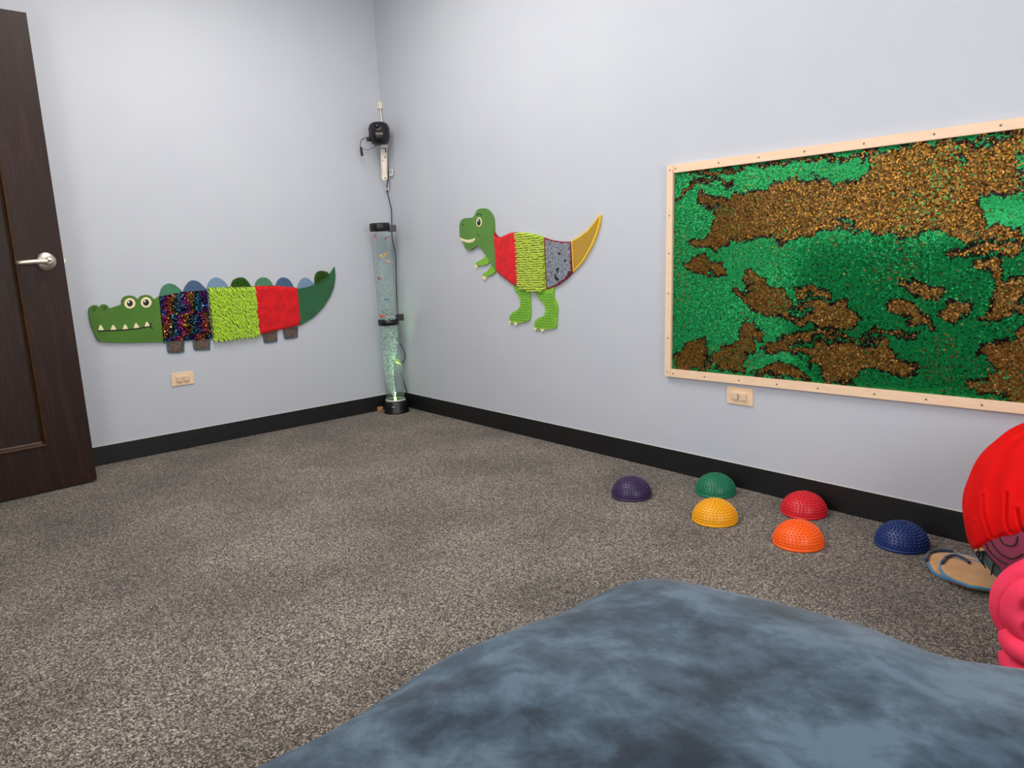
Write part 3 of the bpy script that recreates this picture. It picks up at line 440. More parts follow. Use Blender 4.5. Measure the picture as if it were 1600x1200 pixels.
def blades(name, poly, d, m, parent, n, length):
    us = [p[0] for p in poly]; vs = [p[1] for p in poly]; R = random.Random(9); bm = bmesh.new(); k = 0
    while k < n:
        u = R.uniform(min(us), max(us)); v = R.uniform(min(vs), max(vs))
        if not bool(inside(u, v, poly)): continue
        k += 1
        a = R.uniform(0, 2*PI); w = .0016; tip = Vector((u+R.uniform(-.5, .5)*length, -d-length*R.uniform(.5, 1), v+R.uniform(-.4, .6)*length))
        b0 = bm.verts.new((u-w*math.cos(a), -d, v-w*math.sin(a))); b1 = bm.verts.new((u+w*math.cos(a), -d, v+w*math.sin(a)))
        b2 = bm.verts.new((u-w*math.sin(a), -d, v+w*math.cos(a))); t = bm.verts.new(tip)
        bm.faces.new((b0, b1, t)); bm.faces.new((b1, b2, t)); bm.faces.new((b2, b0, t))
    return finish(name, bm, m, parent)
def pillow(name, poly, d, thick, m, parent, res=.006, seed=3):
    """soft fabric panel: a grid clipped to the outline, puffed and rounded at its edge"""
    P = np.array(poly); u0, v0 = P.min(0); u1, v1 = P.max(0)
    nu = int((u1-u0)/res)+2; nv = int((v1-v0)/res)+2
    U, V = np.meshgrid(np.linspace(u0, u1, nu), np.linspace(v0, v1, nv), indexing='ij')
    D = np.full(U.shape, 9.)
    for i in range(len(P)):
        a, b = P[i-1], P[i]; ab = b-a
        t = np.clip(((U-a[0])*ab[0]+(V-a[1])*ab[1])/(ab@ab), 0, 1)
        D = np.minimum(D, np.hypot(U-a[0]-ab[0]*t, V-a[1]-ab[1]*t))
    I = inside(U, V, poly) | (D < res*.4)
    hgt = thick*np.clip(D/.014, 0, 1)**.5+.0035*(vnoise(U, V, 38, seed)-.5)*np.clip(D/.01, 0, 1)+.002*vnoise(U, V, 140, seed+1)
    bm = bmesh.new(); vid = {}
    def vt(i, j):
        if (i, j) not in vid: vid[i, j] = bm.verts.new((U[i, j], -d-max(hgt[i, j], 0), V[i, j]))
        return vid[i, j]
    for i in range(nu-1):
        for j in range(nv-1):
            if I[i, j] and I[i+1, j] and I[i, j+1] and I[i+1, j+1]:
                bm.faces.new((vt(i, j), vt(i+1, j), vt(i+1, j+1), vt(i, j+1)))
    return finish(name, bm, m, parent, True)

# ------------------------------------------------------------------ crocodile on the left wall
croc = thing('crocodile_wall_panel', 'long crocodile tactile wall panel with rainbow sequin, lime noodle and red plush squares', 'wall panel', (0, croc_o[0], croc_o[1]), PI/2)
K = CROC
board('body_board', K['seqb'], .001, .009, M_edge, croc)
for nm, m in (('s1', M_mint), ('s2', M_bluef), ('s3', M_lblue), ('s5', M_mint), ('s6', M_bluef), ('s7', M_lblue)):
    board('back_scale', K[nm], .001, .008, m, croc, smooth=3)
for nm in ('s4', 's8'):
    o = board('back_scale', K[nm], .001, .007, G_nos, croc, smooth=3); o['label'] = 'grassy turf back scale'
    blades('turf', K[nm], .007, M_turf, o, 700, .014)
for nm in ('f1', 'f2', 'f3', 'f4'):
    o = board('foot', K[nm], .001, .007, M_edge, croc, .002)
    c = np.mean(K[nm], 0); board('cork_pad', [tuple(c+(np.array(p)-c)*.9+[0, .002]) for p in K[nm]], .007, .0095, M_brown, o)
board('tail', K['tail'], .001, .013, G_tail, croc)
board('head', K['head'], .001, .014, G_head, croc, smooth=4)
for a in ('n1', 'n2'): board('nostril', K[a], .0141, .0146, G_nos, croc, 0)
for a, b, g in (('e1', 'p1', 'g1'), ('e2', 'p2', 'g2')):
    e = board('eye', K[a], .0141, .016, M_creamy, croc, .0008)
    board('pupil', K[b], .016, .0166, M_ink, e, 0); board('eye_glint', K[g], .0166, .017, M_glint, e, 0)
for i in range(1, 6): board('tooth', K['t%d' % i], .0141, .0155, M_creamy, croc, .0006)
bm = bmesh.new()
for a in ('mouth', 'hook'): tube_bm(bm, catmull([(u, -.0146, v) for u, v in K[a]], 6, False), .0032, 8)
finish('mouth_line', bm, M_ink, croc, True)
# rainbow sequin square
poly = K['seq']; us = [p[0] for p in poly]; vs = [p[1] for p in poly]; pt = .0058
U, V = np.meshgrid(np.arange(min(us), max(us), pt), np.arange(min(vs), max(vs), pt*.9), indexing='ij')
U[:, ::2] += pt/2; U = U.ravel(); V = V.ravel(); k = inside(U, V, poly); U, V = U[k], V[k]
rw = (vnoise(U, V, 30, 4)-.5)*.35
row = np.floor((max(vs)-V)/.117)
ph = (U-min(us))/.105+rw+row*.37
pal = np.array([hexc(c)[:3] for c in ('12305e', '2a1452', '6c1670', '8a1638', 'a2431c', '7c5a1e', '121418', '0e5a66')])
idx = (np.floor((ph+rng.normal(0, .07, len(U))) % 1*8)).astype(int) % 8
cc = pal[idx]*rng.uniform(.3, 1.2, (len(U), 1)); dark = rng.random(len(U)) < .24; cc[dark] *= .12
gl = rng.random(len(U)) < .035; cc[gl] = np.minimum(cc[gl]*3+.12, .9)
sequins('rainbow_sequin_square', U, V, cc, .0044, .012, .34, M_glitz, croc)
# lime noodles
o = board('chenille_square', K['lime'], .001, .011, M_limeb, croc)
noodles('chenille_pile', K['lime'], .011, M_lime, o, .0112, .024, .0036, -1., .25)
# red plush
board('plush_backing', K['red'], .001, .010, M_maroon, croc)
pillow('red_plush_square', K['red'], .010, .012, M_redp, croc)

# ------------------------------------------------------------------ tyrannosaur on the back wall
rex = thing('dinosaur_wall_panel', 'green two-legged dinosaur tactile wall panel with red, lime, silver and gold sections', 'wall panel', (rex_o[0], 0, rex_o[1]), 0)
K = REX
def rboard(name, key, d0, d1, m, bev=.0015, smooth=0, parent=None): return board(name, K[key], d0, d1, m, parent or rex, bev, smooth)
def dimpled_leg(key, claws):
    leg = rboard('leg', key, .001, .010, M_ltgreen, .002, 3)
    poly = K[key]; c = np.array(poly); u0, v0 = c.min(0); u1, v1 = c.max(0)
    bm = bmesh.new(); v = v0+.008; r = 0
    while v < v1:
        u = u0+(.008 if r % 2 else 0)
        while u < u1:
            ok = all(bool(inside(u+a, v+b, poly)) for a, b in ((.008, 0), (-.008, 0), (0, .008), (0, -.008)))
            if ok and v < v1-.03: lathe(bm, [(.0055, -.0098), (.0045, -.0125), (.002, -.0142), (0, -.0146)], 8, (u, 0, v), 'Y')
            u += .0185
        v += .0135; r += 1
    finish('raised_dots', bm, M_dot, leg, True)
    for k_ in claws: board('claw', K[k_], .001, .011, M_creamy, leg, .0006)
M_dot = mat('rex_dot_green', '5d9a26', .5)
dimpled_leg('l1', ('k1', 'k2')); dimpled_leg('l2', ('k3', 'k4'))
a1 = rboard('arm', 'a1', .001, .010, M_ltgreen, .002, 3); board('claw', K['c1'], .001, .011, M_creamy, a1, .0006)
a2 = rboard('arm', 'a2', .001, .010, M_ltgreen, .002, 3); board('claw', K['c2'], .001, .011, M_creamy, a2, .0006)
tl = rboard('tail', 'tail', .001, .012, M_yellow); board('gold_glitter_inlay', K['taili'], .012, .0135, M_gold, tl, .0005)
rboard('plush_backing', 'red', .001, .011, M_maroon); pillow('red_plush_section', K['red'], .011, .010, M_redp, rex, .005, 8)
lb = rboard('chenille_section', 'lime', .001, .012, mat('lime_board', '9ab81e', .8))
noodles('chenille_pile', K['lime'], .012, noisy('yellow_lime_chenille', [(.3, 'a4b81a'), (.7, 'c2d630')], 60, .8, .2, sheen=.4), lb, .0135, .019, .0046, -.25, -1., .3)
sb = rboard('sequin_section', 'sil', .001, .012, M_maroon)
poly = K['sili']; us = [p[0] for p in poly]; vs = [p[1] for p in poly]; pt = .0062
U, V = np.meshgrid(np.arange(min(us), max(us), pt), np.arange(min(vs), max(vs), pt*.9), indexing='ij')
U[:, ::2] += pt/2; U = U.ravel(); V = V.ravel(); k = inside(U, V, poly); U, V = U[k], V[k]
cc = np.array(hexc('a3a9b4')[:3])*rng.uniform(.8, 1.2, (len(U), 1)); nz = vnoise(U, V, 55, 6)
dk = nz > .86; cc[dk] = np.array(hexc('1c2230')[:3]); dk = rng.random(len(U)) < .05; cc[dk] *= .25
sequins('silver_sequins', U, V, cc, .0046, .0135, .16, M_silver, sb)
rboard('head', 'head', .001, .015, G_rex, .0015, 4)
e = rboard('eye', 'eye', .0151, .0168, M_creamy, .0008); board('pupil', K['pup'], .0168, .0174, M_ink, e, 0); board('eye_glint', K['gl'], .0174, .0178, M_glint, e, 0)
board('nostril', K['nos'], .0151, .0155, M_ink, rex, 0)
tube('eyebrow', [(u, -.0155, v) for u, v in K['brow']], .0022, M_ink, rex, 8, curve=5)
tube('mouth_corner', [(u, -.0155, v) for u, v in K['hook']], .0018, M_ink, rex, 8, curve=5)
board('teeth', K['teeth'], .0145, .0165, M_creamy, rex, .0006)

# ------------------------------------------------------------------ sequin board
sq = thing('sequin_board', 'large cream framed board of flipped green and gold sequins', 'sensory board', (0, 0, 0), 0)
# corners of the frame as it hangs (left, right) x (bottom, top)
BL, TL = (2.221, .429), (2.244, 1.311)
XE = 4.05
BR, TR = (XE, .448+(XE-3.558)*.0142), (XE, 1.304-(XE-3.501)*.0056)
def lerp(a, b, t): return (a[0]+(b[0]-a[0])*t, a[1]+(b[1]-a[1])*t)
w = .0335
inTL = (2.278, 1.278); inBL = (2.256, .464); inTR = (XE-w, TR[1]-w+.003); inBR = (XE-w, BR[1]+w-.002)
stl = boxo  # alias kept short
def rail(name, quad, d1=.021):
    return board(name, quad, .0, d1, M_frame, sq, .0012)
sepT = (2.276, TL[1]-.0002); sepB = (2.2545, BL[1]+.0005)
rails = [rail('frame_rail', [sepT, (TR[0]-w, TR[1]), inTR, inTL]), rail('frame_rail', [inBL, inBR, (BR[0]-w, BR[1]), sepB]),
         rail('frame_stile', [BL, (sepB[0]-.0008, sepB[1]), (sepT[0]-.0008, sepT[1]), TL], .0205), rail('frame_stile', [(BR[0]-w+.0008, BR[1]), BR, TR, (TR[0]-w+.0008, TR[1])], .0205)]
def screw(parent, u, v, d):
    bm = bmesh.new(); lathe(bm, [(0, -d), (.0036, -d), (.0032, -d-.0012), (0, -d-.0016)], 12, (u, 0, v), 'Y')
    finish('screw', bm, M_screw, parent, True)
for x in (2.289, 2.493, 2.666, 2.844, 3.051, 3.266, 3.445, 3.64, 3.83, 4.0): screw(rails[0], x, 1.2945-(x-2.29)*.0045, .0210)
for x in (2.269, 2.429, 2.591, 2.755, 2.917, 3.12, 3.285, 3.446, 3.63, 3.82, 4.0): screw(rails[1], x, .4455+(x-2.27)*.0145, .0210)
for z in (1.291, 1.11, .955, .789, .598, .45): screw(rails[2], 2.2385+(z-.45)*.026, z, .0205)
for z in (1.28, 1.1, .93, .77, .6, .47): screw(rails[3], XE-.017, z, .0205)
board('backing_board', [(2.24, .445), (XE-.02, .47), (XE-.02, 1.285), (2.26, 1.295)], .001, .006, M_board, sq, 0)
pt = .0047
inner = [(inBL[0]+.001, inBL[1]+.001), (inBR[0], inBR[1]), (inTR[0], inTR[1]), (inTL[0]+.001, inTL[1]-.001)]
U, V = np.meshgrid(np.arange(2.25, XE-.03, pt), np.arange(.45, 1.30, pt*.9), indexing='ij')
U[:, ::2] += pt/2; U = U.ravel(); V = V.ravel(); k = inside(U, V, inner); U, V = U[k], V[k]
wu = U+(vnoise(U, V, 26, 1)-.5)*.05+(vnoise(U, V, 80, 12)-.5)*.022
wv = V+(vnoise(U, V, 26, 2)-.5)*.034+(vnoise(U, V, 80, 13)-.5)*.016
def brownmask(a, b):
    m = np.zeros(a.shape, bool)
    for p in BROWN: m |= inside(a, b, p)
    for p in GREENS: m &= ~inside(a, b, p)
    far = a > 3.53
    m |= far & (vnoise(a*.6, b, 7, 21) > .5)
    return m
mb = brownmask(wu, wv)
flip = rng.random(len(U))
edge = np.zeros(len(U), bool)
for du, dv in ((.006, 0), (-.006, 0), (0, .006), (0, -.006)): edge |= brownmask(wu+du, wv+dv) != mb
# scattered single sequins turned the other way
dens = .012+.09*(vnoise(U, V, 9, 31) > .68)
sc = flip < dens;  col_b = mb ^ sc
green = np.array(hexc('0a8a46')[:3]); gold = np.array(hexc('8c6428')[:3])
cc = np.where(col_b[:, None], gold*rng.uniform(.35, 1.25, (len(U), 1)), green*rng.uniform(.8, 1.15, (len(U), 1)))
cc[edge & (rng.random(len(U)) < .75)] = np.array(hexc('1c1409')[:3])
dk = rng.random(len(U)) < .07; cc[dk] *= .2
# lower right tilts toward the darker floor; sparkle coloured into ruffled sequins upper right
ruff = np.clip((U-2.55)/.7, 0, 1)*np.clip((V-.75)/.3, 0, 1)
tilt = np.where(col_b, .12+.22*ruff, .055+.05*(vnoise(U, V, 5, 44) > .5))
fac = rng.random(len(U)) < .25*ruff*col_b; cc[fac] = np.array(hexc('bc8226')[:3])
swept_down = (1/(1+np.exp(-(U-2.80+.12*(vnoise(U, V, 9, 51)-.5))/.03)))*(1/(1+np.exp((V-1.0)/.03)))
bs = np.where(mb, -.16+.22*ruff, .24-.50*swept_down)
tilt = tilt+.05*swept_down
so = sequins('sequin_sheet', U, V, cc, .0035, .0095, tilt, M_sequin, sq, bias=bs)

# ------------------------------------------------------------------ wall outlets with child safety caps
def outlet(label, loc, rotz):
    t = thing('wall_outlet', label, 'outlet', loc, rotz, 'cream wall outlets turned sideways')
    boxo('cover_plate', (-.0585, -.006, -.035, .0585, 0, .035), M_cream, t, .0015)
    boxo('socket_face', (-.034, -.0075, -.0165, .034, -.005, .0165), M_cream, t, .001)
    for s in (-1, 1):
        c = boxo('safety_cap', (s*.0195-.014, -.016, -.015, s*.0195+.014, -.0074, .013), M_cap, t, .003)
    latheo('plate_screw', [(0, -.0074), (.003, -.0074), (.0026, -.0088), (0, -.009)], M_screw, t, 12, (0, 0, 0), 'Y')
    return t
outlet('sideways cream outlet with two caps under the crocodile panel', (0, -1.378, .390), PI/2)
outlet('sideways cream outlet with two caps under the sequin board', (2.585, 0, .383), 0)

# ------------------------------------------------------------------ balance domes
RD, HD = .0795, .0765
def dome_mesh():
    bm = bmesh.new()
    prof = [(RD-.003, .006)]
    for i in range(15):
        a = i/14*PI/2; prof.append((RD*.97*math.cos(a) if i < 14 else 0, .008+(HD-.008)*math.sin(a)))
    lathe(bm, prof, 64)
    rows = 11
    for i in range(rows):
        a = math.radians(6+i*7.8); rr = RD*.97*math.cos(a); zz = .008+(HD-.008)*math.sin(a)
        n = max(6, int(round(2*PI*rr/.0122)))
        for k in range(n):
            th = 2*PI*(k+.5*(i % 2))/n
            nrm = Vector((math.cos(a)*math.cos(th), math.cos(a)*math.sin(th), math.sin(a)))
            p = Vector((rr*math.cos(th), rr*math.sin(th), zz))
            tube_bm(bm, (p-nrm*.002, p+nrm*.0032, p+nrm*.0046), [.0037, .0029, .0016], 8)
    p = Vector((0, 0, HD)); tube_bm(bm, (p-Vector((0, 0, .002)), p+Vector((0, 0, .0045))), [.0037, .002], 8)
    me = bpy.data.meshes.new('dome_shell'); bmesh.ops.recalc_face_normals(bm, faces=bm.faces); bm.to_mesh(me); bm.free(); me.shade_smooth(); return me
def rim_mesh():
    bm = bmesh.new(); lathe(bm, [(RD-.012, .0), (RD-.001, .0), (RD+.0015, .003), (RD+.0015, .0075), (RD-.001, .010), (RD-.006, .010)], 64)
    me = bpy.data.meshes.new('base_rim'); bmesh.ops.recalc_face_normals(bm, faces=bm.faces); bm.to_mesh(me); bm.free(); me.shade_smooth(); return me
dm, rm = dome_mesh(), rim_mesh()
def dome_mat(n, c): return mat(n, c, .42, 0, .5, Subsurface_Weight=0.0)
dm.materials.append(dome_mat('dome_base', '888888')); rm.materials.append(dm.materials[0])
droot = None
for nm, c, loc in (('purple', '34224c', (2.328, -.371)), ('green', '12704f', (2.55, -.117)), ('yellow', 'e8a206', (2.725, -.374)),
                   ('red', 'd01626', (2.916, -.096)), ('orange', 'f4600a', (3.045, -.369)), ('blue', '15306e', (3.286, -.158))):
    place = {'purple': 'farthest left on the carpet', 'green': 'against the wall behind the yellow one', 'yellow': 'in front of the green one',
             'red': 'near the baseboard behind the orange one', 'orange': 'on the carpet in front of the red one', 'blue': 'farthest right beside the tan pads'}[nm]
    m = dome_mat(nm+'_rubber', c)
    if droot is None:
        droot = thing('balance_dome', '', 'balance dome', group='studded balance domes on the carpet')
        parts = [link(bpy.data.objects.new(a, b), droot) for a, b in (('dome_shell', dm), ('base_rim', rm))]; cur = droot
    else:
        cur = droot.copy(); COL.objects.link(cur); cp = []
        for q in parts:
            c2 = q.copy(); COL.objects.link(c2); c2.parent = cur; cp.append(c2)
    cur.location = (loc[0], loc[1], 0); cur.rotation_euler = (0, 0, random.uniform(0, 1)); cur['label'] = '%s studded rubber balance dome %s' % (nm, place)
    for q in cur.children:
        q.material_slots[0].link = 'OBJECT'; q.material_slots[0].material = m
bpy.context.view_layer.update()

# ------------------------------------------------------------------ bubble tube in the corner
BX, BY = .135, -.130; TX, TY = .123, -.144; HT = 1.20
def ax(z, dx=0., dy=0.): return (BX+(TX-BX)*z/HT+dx, BY+(TY-BY)*z/HT+dy, z)
M_acr = bpy.data.materials.new('clear_acrylic'); M_acr.use_nodes = True
nt = M_acr.node_tree; nt.nodes.remove(nt.nodes['Principled BSDF'])
tr = N(M_acr, 'ShaderNodeBsdfTransparent'); tr.inputs[0].default_value = (.95, .98, .975, 1)
gs = N(M_acr, 'ShaderNodeBsdfGlossy'); gs.inputs['Roughness'].default_value = .12
fr = N(M_acr, 'ShaderNodeLayerWeight'); fr.inputs['Blend'].default_value = .3
ml = N(M_acr, 'ShaderNodeMath', operation='MULTIPLY'); ml.inputs[1].default_value = .55; L(M_acr, fr.outputs['Facing'], ml.inputs[0])
ms = N(M_acr, 'ShaderNodeMixShader'); L(M_acr, ml.outputs[0], ms.inputs[0]); L(M_acr, tr.outputs[0], ms.inputs[1]); L(M_acr, gs.outputs[0], ms.inputs[2])
L(M_acr, ms.outputs[0], nt.nodes['Material Output'].inputs['Surface'])
M_water = mat('tube_water', 'a8b8b8', .3); bw_ = bsdf(M_water); bw_.inputs['Alpha'].default_value = .16
M_bub = mat('air_bubble', 'eefff6', .15, 0, .8); bsdf(M_bub).inputs['Alpha'].default_value = .9
M_plastic = mat('black_gloss_plastic', '0c0c0e', .36)
M_led = mat('led_nozzle', 'eaff9a', .4, Emission_Color=hexc('d8ff6a'), Emission_Strength=12)
tb = thing('bubble_tube', 'tall clear bubble tube with black base glowing green in the corner', 'bubble tube', (0, 0, 0))
latheo('base', [(0, 0), (.081, 0), (.083, .004), (.079, .012), (.074, .030), (.070, .070), (.066, .078), (0, .078)], M_plastic, tb, 48, (BX, BY, 0))
bm = bmesh.new(); lathe(bm, [(.010, -.0008), (.010, .0008), (0, .0008)], 16, (0, 0, 0)); bm.free()
boxo('base_badge', (-.010, -.0007, -.0025, .010, .0007, .0025), mat('badge_grey', 'a9a9a9', .4), tb).matrix_local = Matrix.Translation((BX+.0505, BY-.0515, .047)) @ Matrix.Rotation(math.radians(52), 4, 'Z')
def leaning_tube(name, r, z0, z1, m, wall=None, seg=40):
    bm = bmesh.new(); rings = []
    for z in np.linspace(z0, z1, 9):
        c = ax(z); rings.append([bm.verts.new((c[0]+r*math.cos(2*PI*k/seg), c[1]+r*math.sin(2*PI*k/seg), z)) for k in range(seg)])
    for A, B in zip(rings, rings[1:]):
        for k in range(seg): bm.faces.new((A[k], A[(k+1) % seg], B[(k+1) % seg], B[k]))
    if wall:
        bm.faces.new(rings[0]); bm.faces.new(rings[-1])
    return finish(name, bm, m, tb, True)
RT = .0615
leaning_tube('acrylic_cylinder', RT, .078, HT-.045, M_acr)
leaning_tube('water', RT-.003, .080, HT-.075, M_water, True)
latheo('top_cap', [(0, HT-.050), (.061, HT-.050), (.064, HT-.046), (.064, HT-.008), (.060, HT), (.056, HT-.004), (0, HT-.004)], M_plastic, tb, 48, (TX, TY, 0))
c = ax(.585)
latheo('collar_ring', [(.0618, .566), (.0665, .568), (.0665, .602), (.0618, .604)], M_plastic, tb, 48, (c[0], c[1], 0))
latheo('lower_joint_ring', [(.0618, .079), (.0645, .079), (.0645, .086), (.0618, .088)], mat('clear_joint', 'cfd8d4', .3), tb, 48, (ax(.08)[0], ax(.08)[1], 0))
tube('led_nozzle', [(BX+.012, BY-.012, .078), (BX+.006, BY-.006, .094)], .006, M_led, tb)
def bubbles(name, n, zr, spread, off, m, rr=(.0016, .0042), seed=2):
    R = np.random.default_rng(seed); bm = bmesh.new()
    for _ in range(n):
        z = zr[0]+(zr[1]-zr[0])*R.random(); sp = min(spread(z), RT-.007)
        a = R.random()*2*PI; q = sp*math.sqrt(R.random()); o_ = off(z); cx, cy, _z = ax(z)
        px_, py_ = o_[0]+q*math.cos(a), o_[1]+q*math.sin(a)
        h = math.hypot(px_, py_)
        if h > RT-.006: px_ *= (RT-.006)/h; py_ *= (RT-.006)/h
        r = R.uniform(*rr)
        bmesh.ops.create_icosphere(bm, subdivisions=1, radius=r, matrix=Matrix.Translation((cx+px_, cy+py_, z)))
    return finish(name, bm, m, tb, True, 'stuff')
# the stream leaves the nozzle, drifts to the left of the tube and spreads on its way up
sway = lambda z: (-.024*math.exp(-((z-.26)/.13)**2)+.004*math.sin(9*z), -.027*math.exp(-((z-.26)/.13)**2))
bubbles('air_bubbles', 1700, (.095, .62), lambda z: .006+.034*min(1, (z-.09)/.18)+.03*max(0, (z-.3)/.3), sway, M_bub)
bubbles('small_air_bubbles', 700, (.60, .98), lambda z: .055, lambda z: (0, 0), M_bub, (.001, .0026), 5)
for z0 in (1.165, .612):
    cx, cy, _ = ax(z0)
    bm = bmesh.new(); box(bm, .052, -.018, -.020, .098, .018, .020, .002); box(bm, .066, .016, -.009, .084, .094, .009)
    o = finish('wall_clamp', bm, M_plastic, tb); o.matrix_local = Matrix.Translation((cx, cy, z0)) @ Matrix.Rotation(math.atan2(.77, .64), 4, 'Z')
# lamp in the base that lights the bubbles green
sl = bpy.data.lights.new('tube_led_light', 'SPOT'); sl.energy = 22.0; sl.color = (.5, 1., .42); sl.spot_size = math.radians(42); sl.spot_blend = .6; sl.shadow_soft_size = .01
so_ = bpy.data.objects.new('tube_led_light', sl); COL.objects.link(so_); so_.location = (BX, BY, .10); so_.rotation_euler = (PI, 0, 0)

# toy fish drifting inside the tube
FM = {k_: mat('toy_'+k_, c_, .5) for k_, c_ in (('pink', 'e88a94'), ('red', 'c4503c'), ('green', '6fae86'), ('yellow', 'e6c254'), ('amber', 'd8a23c'), ('rose', 'e6a7a0'), ('coral', 'f0645a'), ('blue', '3a7d9e'), ('lemon', 'd8dc7c'), ('black', '1a2420'))}
VR = Vector((.64, .77, 0)); VT = Vector((.77, -.64, 0))
def fish(label, key, z, lat, size, tiltz=0., dep=.0):
    t = thing('toy_fish', label, 'toy fish', (0, 0, 0), 0, 'toy fish inside the bubble tube')
    cx, cy, _ = ax(z); t.location = (cx+VR.x*lat+VT.x*dep, cy+VR.y*lat+VT.y*dep, z); t.rotation_euler = (0, tiltz, math.atan2(VR.y, VR.x))
    bm = bmesh.new(); s = size
    lathe(bm, [(0, -s), (.35*s, -.75*s), (.62*s, -.3*s), (.6*s, .15*s), (.38*s, .6*s), (.16*s, .9*s), (0, 1.*s)], 14, (0, 0, 0), 'X')
    for v in bm.verts: v.co.y *= .55
    finish('fish_body', bm, FM[key], t, True)
    bm = bmesh.new()
    a = [bm.verts.new(p) for p in ((.85*s, -.06*s, 0), (1.6*s, -.03*s, .55*s), (1.4*s, -.03*s, 0), (1.6*s, -.03*s, -.55*s))]
    b = [bm.verts.new((v.co.x, -v.co.y, v.co.z)) for v in a]
    bm.faces.new(a); bm.faces.new(b[::-1])
    for i in range(4): bm.faces.new((a[i], b[i], b[(i+1) % 4], a[(i+1) % 4]))
    finish('tail_fin', bm, FM[key], t)
    latheo('fish_eye', [(0, -.36*s), (.1*s, -.34*s), (.1*s, -.2*s)], M_ink, t, 8, (-.55*s, 0, .15*s), 'Y')
fish('pink toy fish at the left just below the tube cap', 'pink', 1.118, -.036, .017, 1.2)
fish('reddish toy fish at the right just below the tube cap', 'red', 1.108, .034, .013, -.3)
fish('pale green toy fish beneath the reddish one', 'green', 1.062, .032, .014, .2)
fish('amber toy fish in a pair near the top', 'amber', 1.005, .016, .016, -.6)
fish('yellow toy fish touching the amber one', 'yellow', 1.0, -.006, .014, .5, .02)
fish('dusty rose toy fish beneath the yellow pair', 'rose', .962, .030, .018, .1)
fish('orange red toy fish alone at the left side of the tube', 'red', .862, -.034, .013, .2)
fish('blue toy fish a little above the collar ring', 'blue', .73, .004, .014, .1, .02)
fish('large coral toy fish resting on the collar ring', 'coral', .628, -.034, .021, .1, .02)
fish('lemon yellow toy fish in the green bubbles', 'lemon', .33, .034, .021, .8)
fish('black toy fish at the left edge of the bubbles', 'black', .30, -.040, .011, .4)
# dark water weed around the collar
bm = bmesh.new(); R = random.Random(3)
for i in range(70):
    a = R.uniform(0, 2*PI); q = R.uniform(.02, RT-.008); z = R.uniform(.53, .665); cx, cy, _ = ax(z)
    p = Vector((cx+q*math.cos(a), cy+q*math.sin(a), z)); d1 = Vector((R.uniform(-1, 1), R.uniform(-1, 1), R.uniform(-1, 1)))*.008
    q2 = p+d1; h = Vector((q2.x-cx, q2.y-cy, 0))
    if h.length > RT-.008: continue
    tube_bm(bm, (p, (p+q2)/2+Vector((0, 0, .003)), q2), [.0014, .002, .001], 5)
tag(finish('water_weed', bm, mat('weed_black', '0e1a16', .6), None, True, 'stuff'), 'black plastic water weed scattered around the tube collar ring', 'water weed')

# ------------------------------------------------------------------ small projector on its bracket high in the corner
pj = thing('corner_projector', 'black round projector lamp hung high in the corner', 'projector', (.125, -.100, 1.735), math.radians(-40))
latheo('projector_housing', [(0, -.070), (.030, -.068), (.052, -.055), (.063, -.028), (.064, .0), (.064, .03), (.056, .052), (.040, .064), (0, .066)], M_plastic, pj, 40)
def onside(bm, ang, elev, r, prof): pass
vd = Vector((4.227-.125, -2.555+.10, 1.0-1.735)); vd.rotate(Matrix.Rotation(math.radians(40), 3, 'Z')); vd.normalize()
def disc_facing(name, r, thick, dist, m, upoff=0., sideoff=0., parent=pj):
    o = latheo(name, [(0, 0), (r*.8, 0), (r, thick*.4), (r, thick), (r*.85, thick*1.1), (r*.8, thick*.6), (0, thick*.6)], m, parent, 28)
    side = vd.cross(Vector((0, 0, 1))).normalized(); upv = side.cross(vd)
    d_ = (vd+upv*upoff+side*sideoff).normalized()
    o.matrix_local = Matrix.Translation(d_*dist) @ d_.to_track_quat('Z', 'Y').to_matrix().to_4x4(); return o
disc_facing('lens_ring', .030, .012, .054, M_plastic, .75)
disc_facing('lens_glass', .020, .006, .060, mat('lens_glass', '8c877d', .12, .7), .75)
boxo('front_badge', (-.022, -.002, -.006, .022, .002, .006), mat('badge_warm_grey', '6a5c50', .4), pj).matrix_local = Matrix.Translation(vd*.068) @ Matrix.Rotation(math.atan2(vd.y, vd.x)+PI/2, 4, 'Z')
latheo('side_knob', [(0, -.012), (.014, -.012), (.016, .0), (.014, .012), (0, .012)], M_plastic, pj, 20, (.062, .0, .035), 'X')
# white bracket arm
M_brk = mat('bracket_white', 'e4d8c8', .5)
br = thing('projector_bracket', 'white slotted metal arm hanging under the corner projector', 'bracket', (.0, 0, 0))
def bracket_prof():
    pts = [(-.020, .165), (.020, .165)]
    for k in range(9):
        a = -PI*k/8; pts.append((.018*math.cos(a), -.018+.018*math.sin(a)))
    return pts
bb = board('bracket_arm', bracket_prof(), -.003, .003, M_brk, br); bb.location = (.082, -.058, 1.498); bb.rotation_euler = (math.radians(-2), math.radians(2), math.radians(50))
for s in (-1, 1):
    tube('bracket_flange', [(s*.012, -.005, .0), (s*.012, -.005, .10)], .0022, M_brk, bb, 6)
for x_, z_ in ((.008, .105), (-.010, .085), (.004, -.022)):
    latheo('bracket_bolt', [(0, -.0055), (.0042, -.0055), (.0042, -.0028), (0, -.0028)], M_ink, bb, 12, (x_, 0, z_), 'Y')
boxo('mount_plate', (.004, -.008, 1.50, .034, 0, 1.56), M_brk, br, .002)
tube('mount_foot', [(.080, -.056, 1.53), (.022, -.006, 1.53)], .007, M_brk, br, 10)
boxo('yoke', (.085, -.105, 1.652, .150, -.060, 1.668), mat('yoke_grey', 'a8a8aa', .5), br, .002)
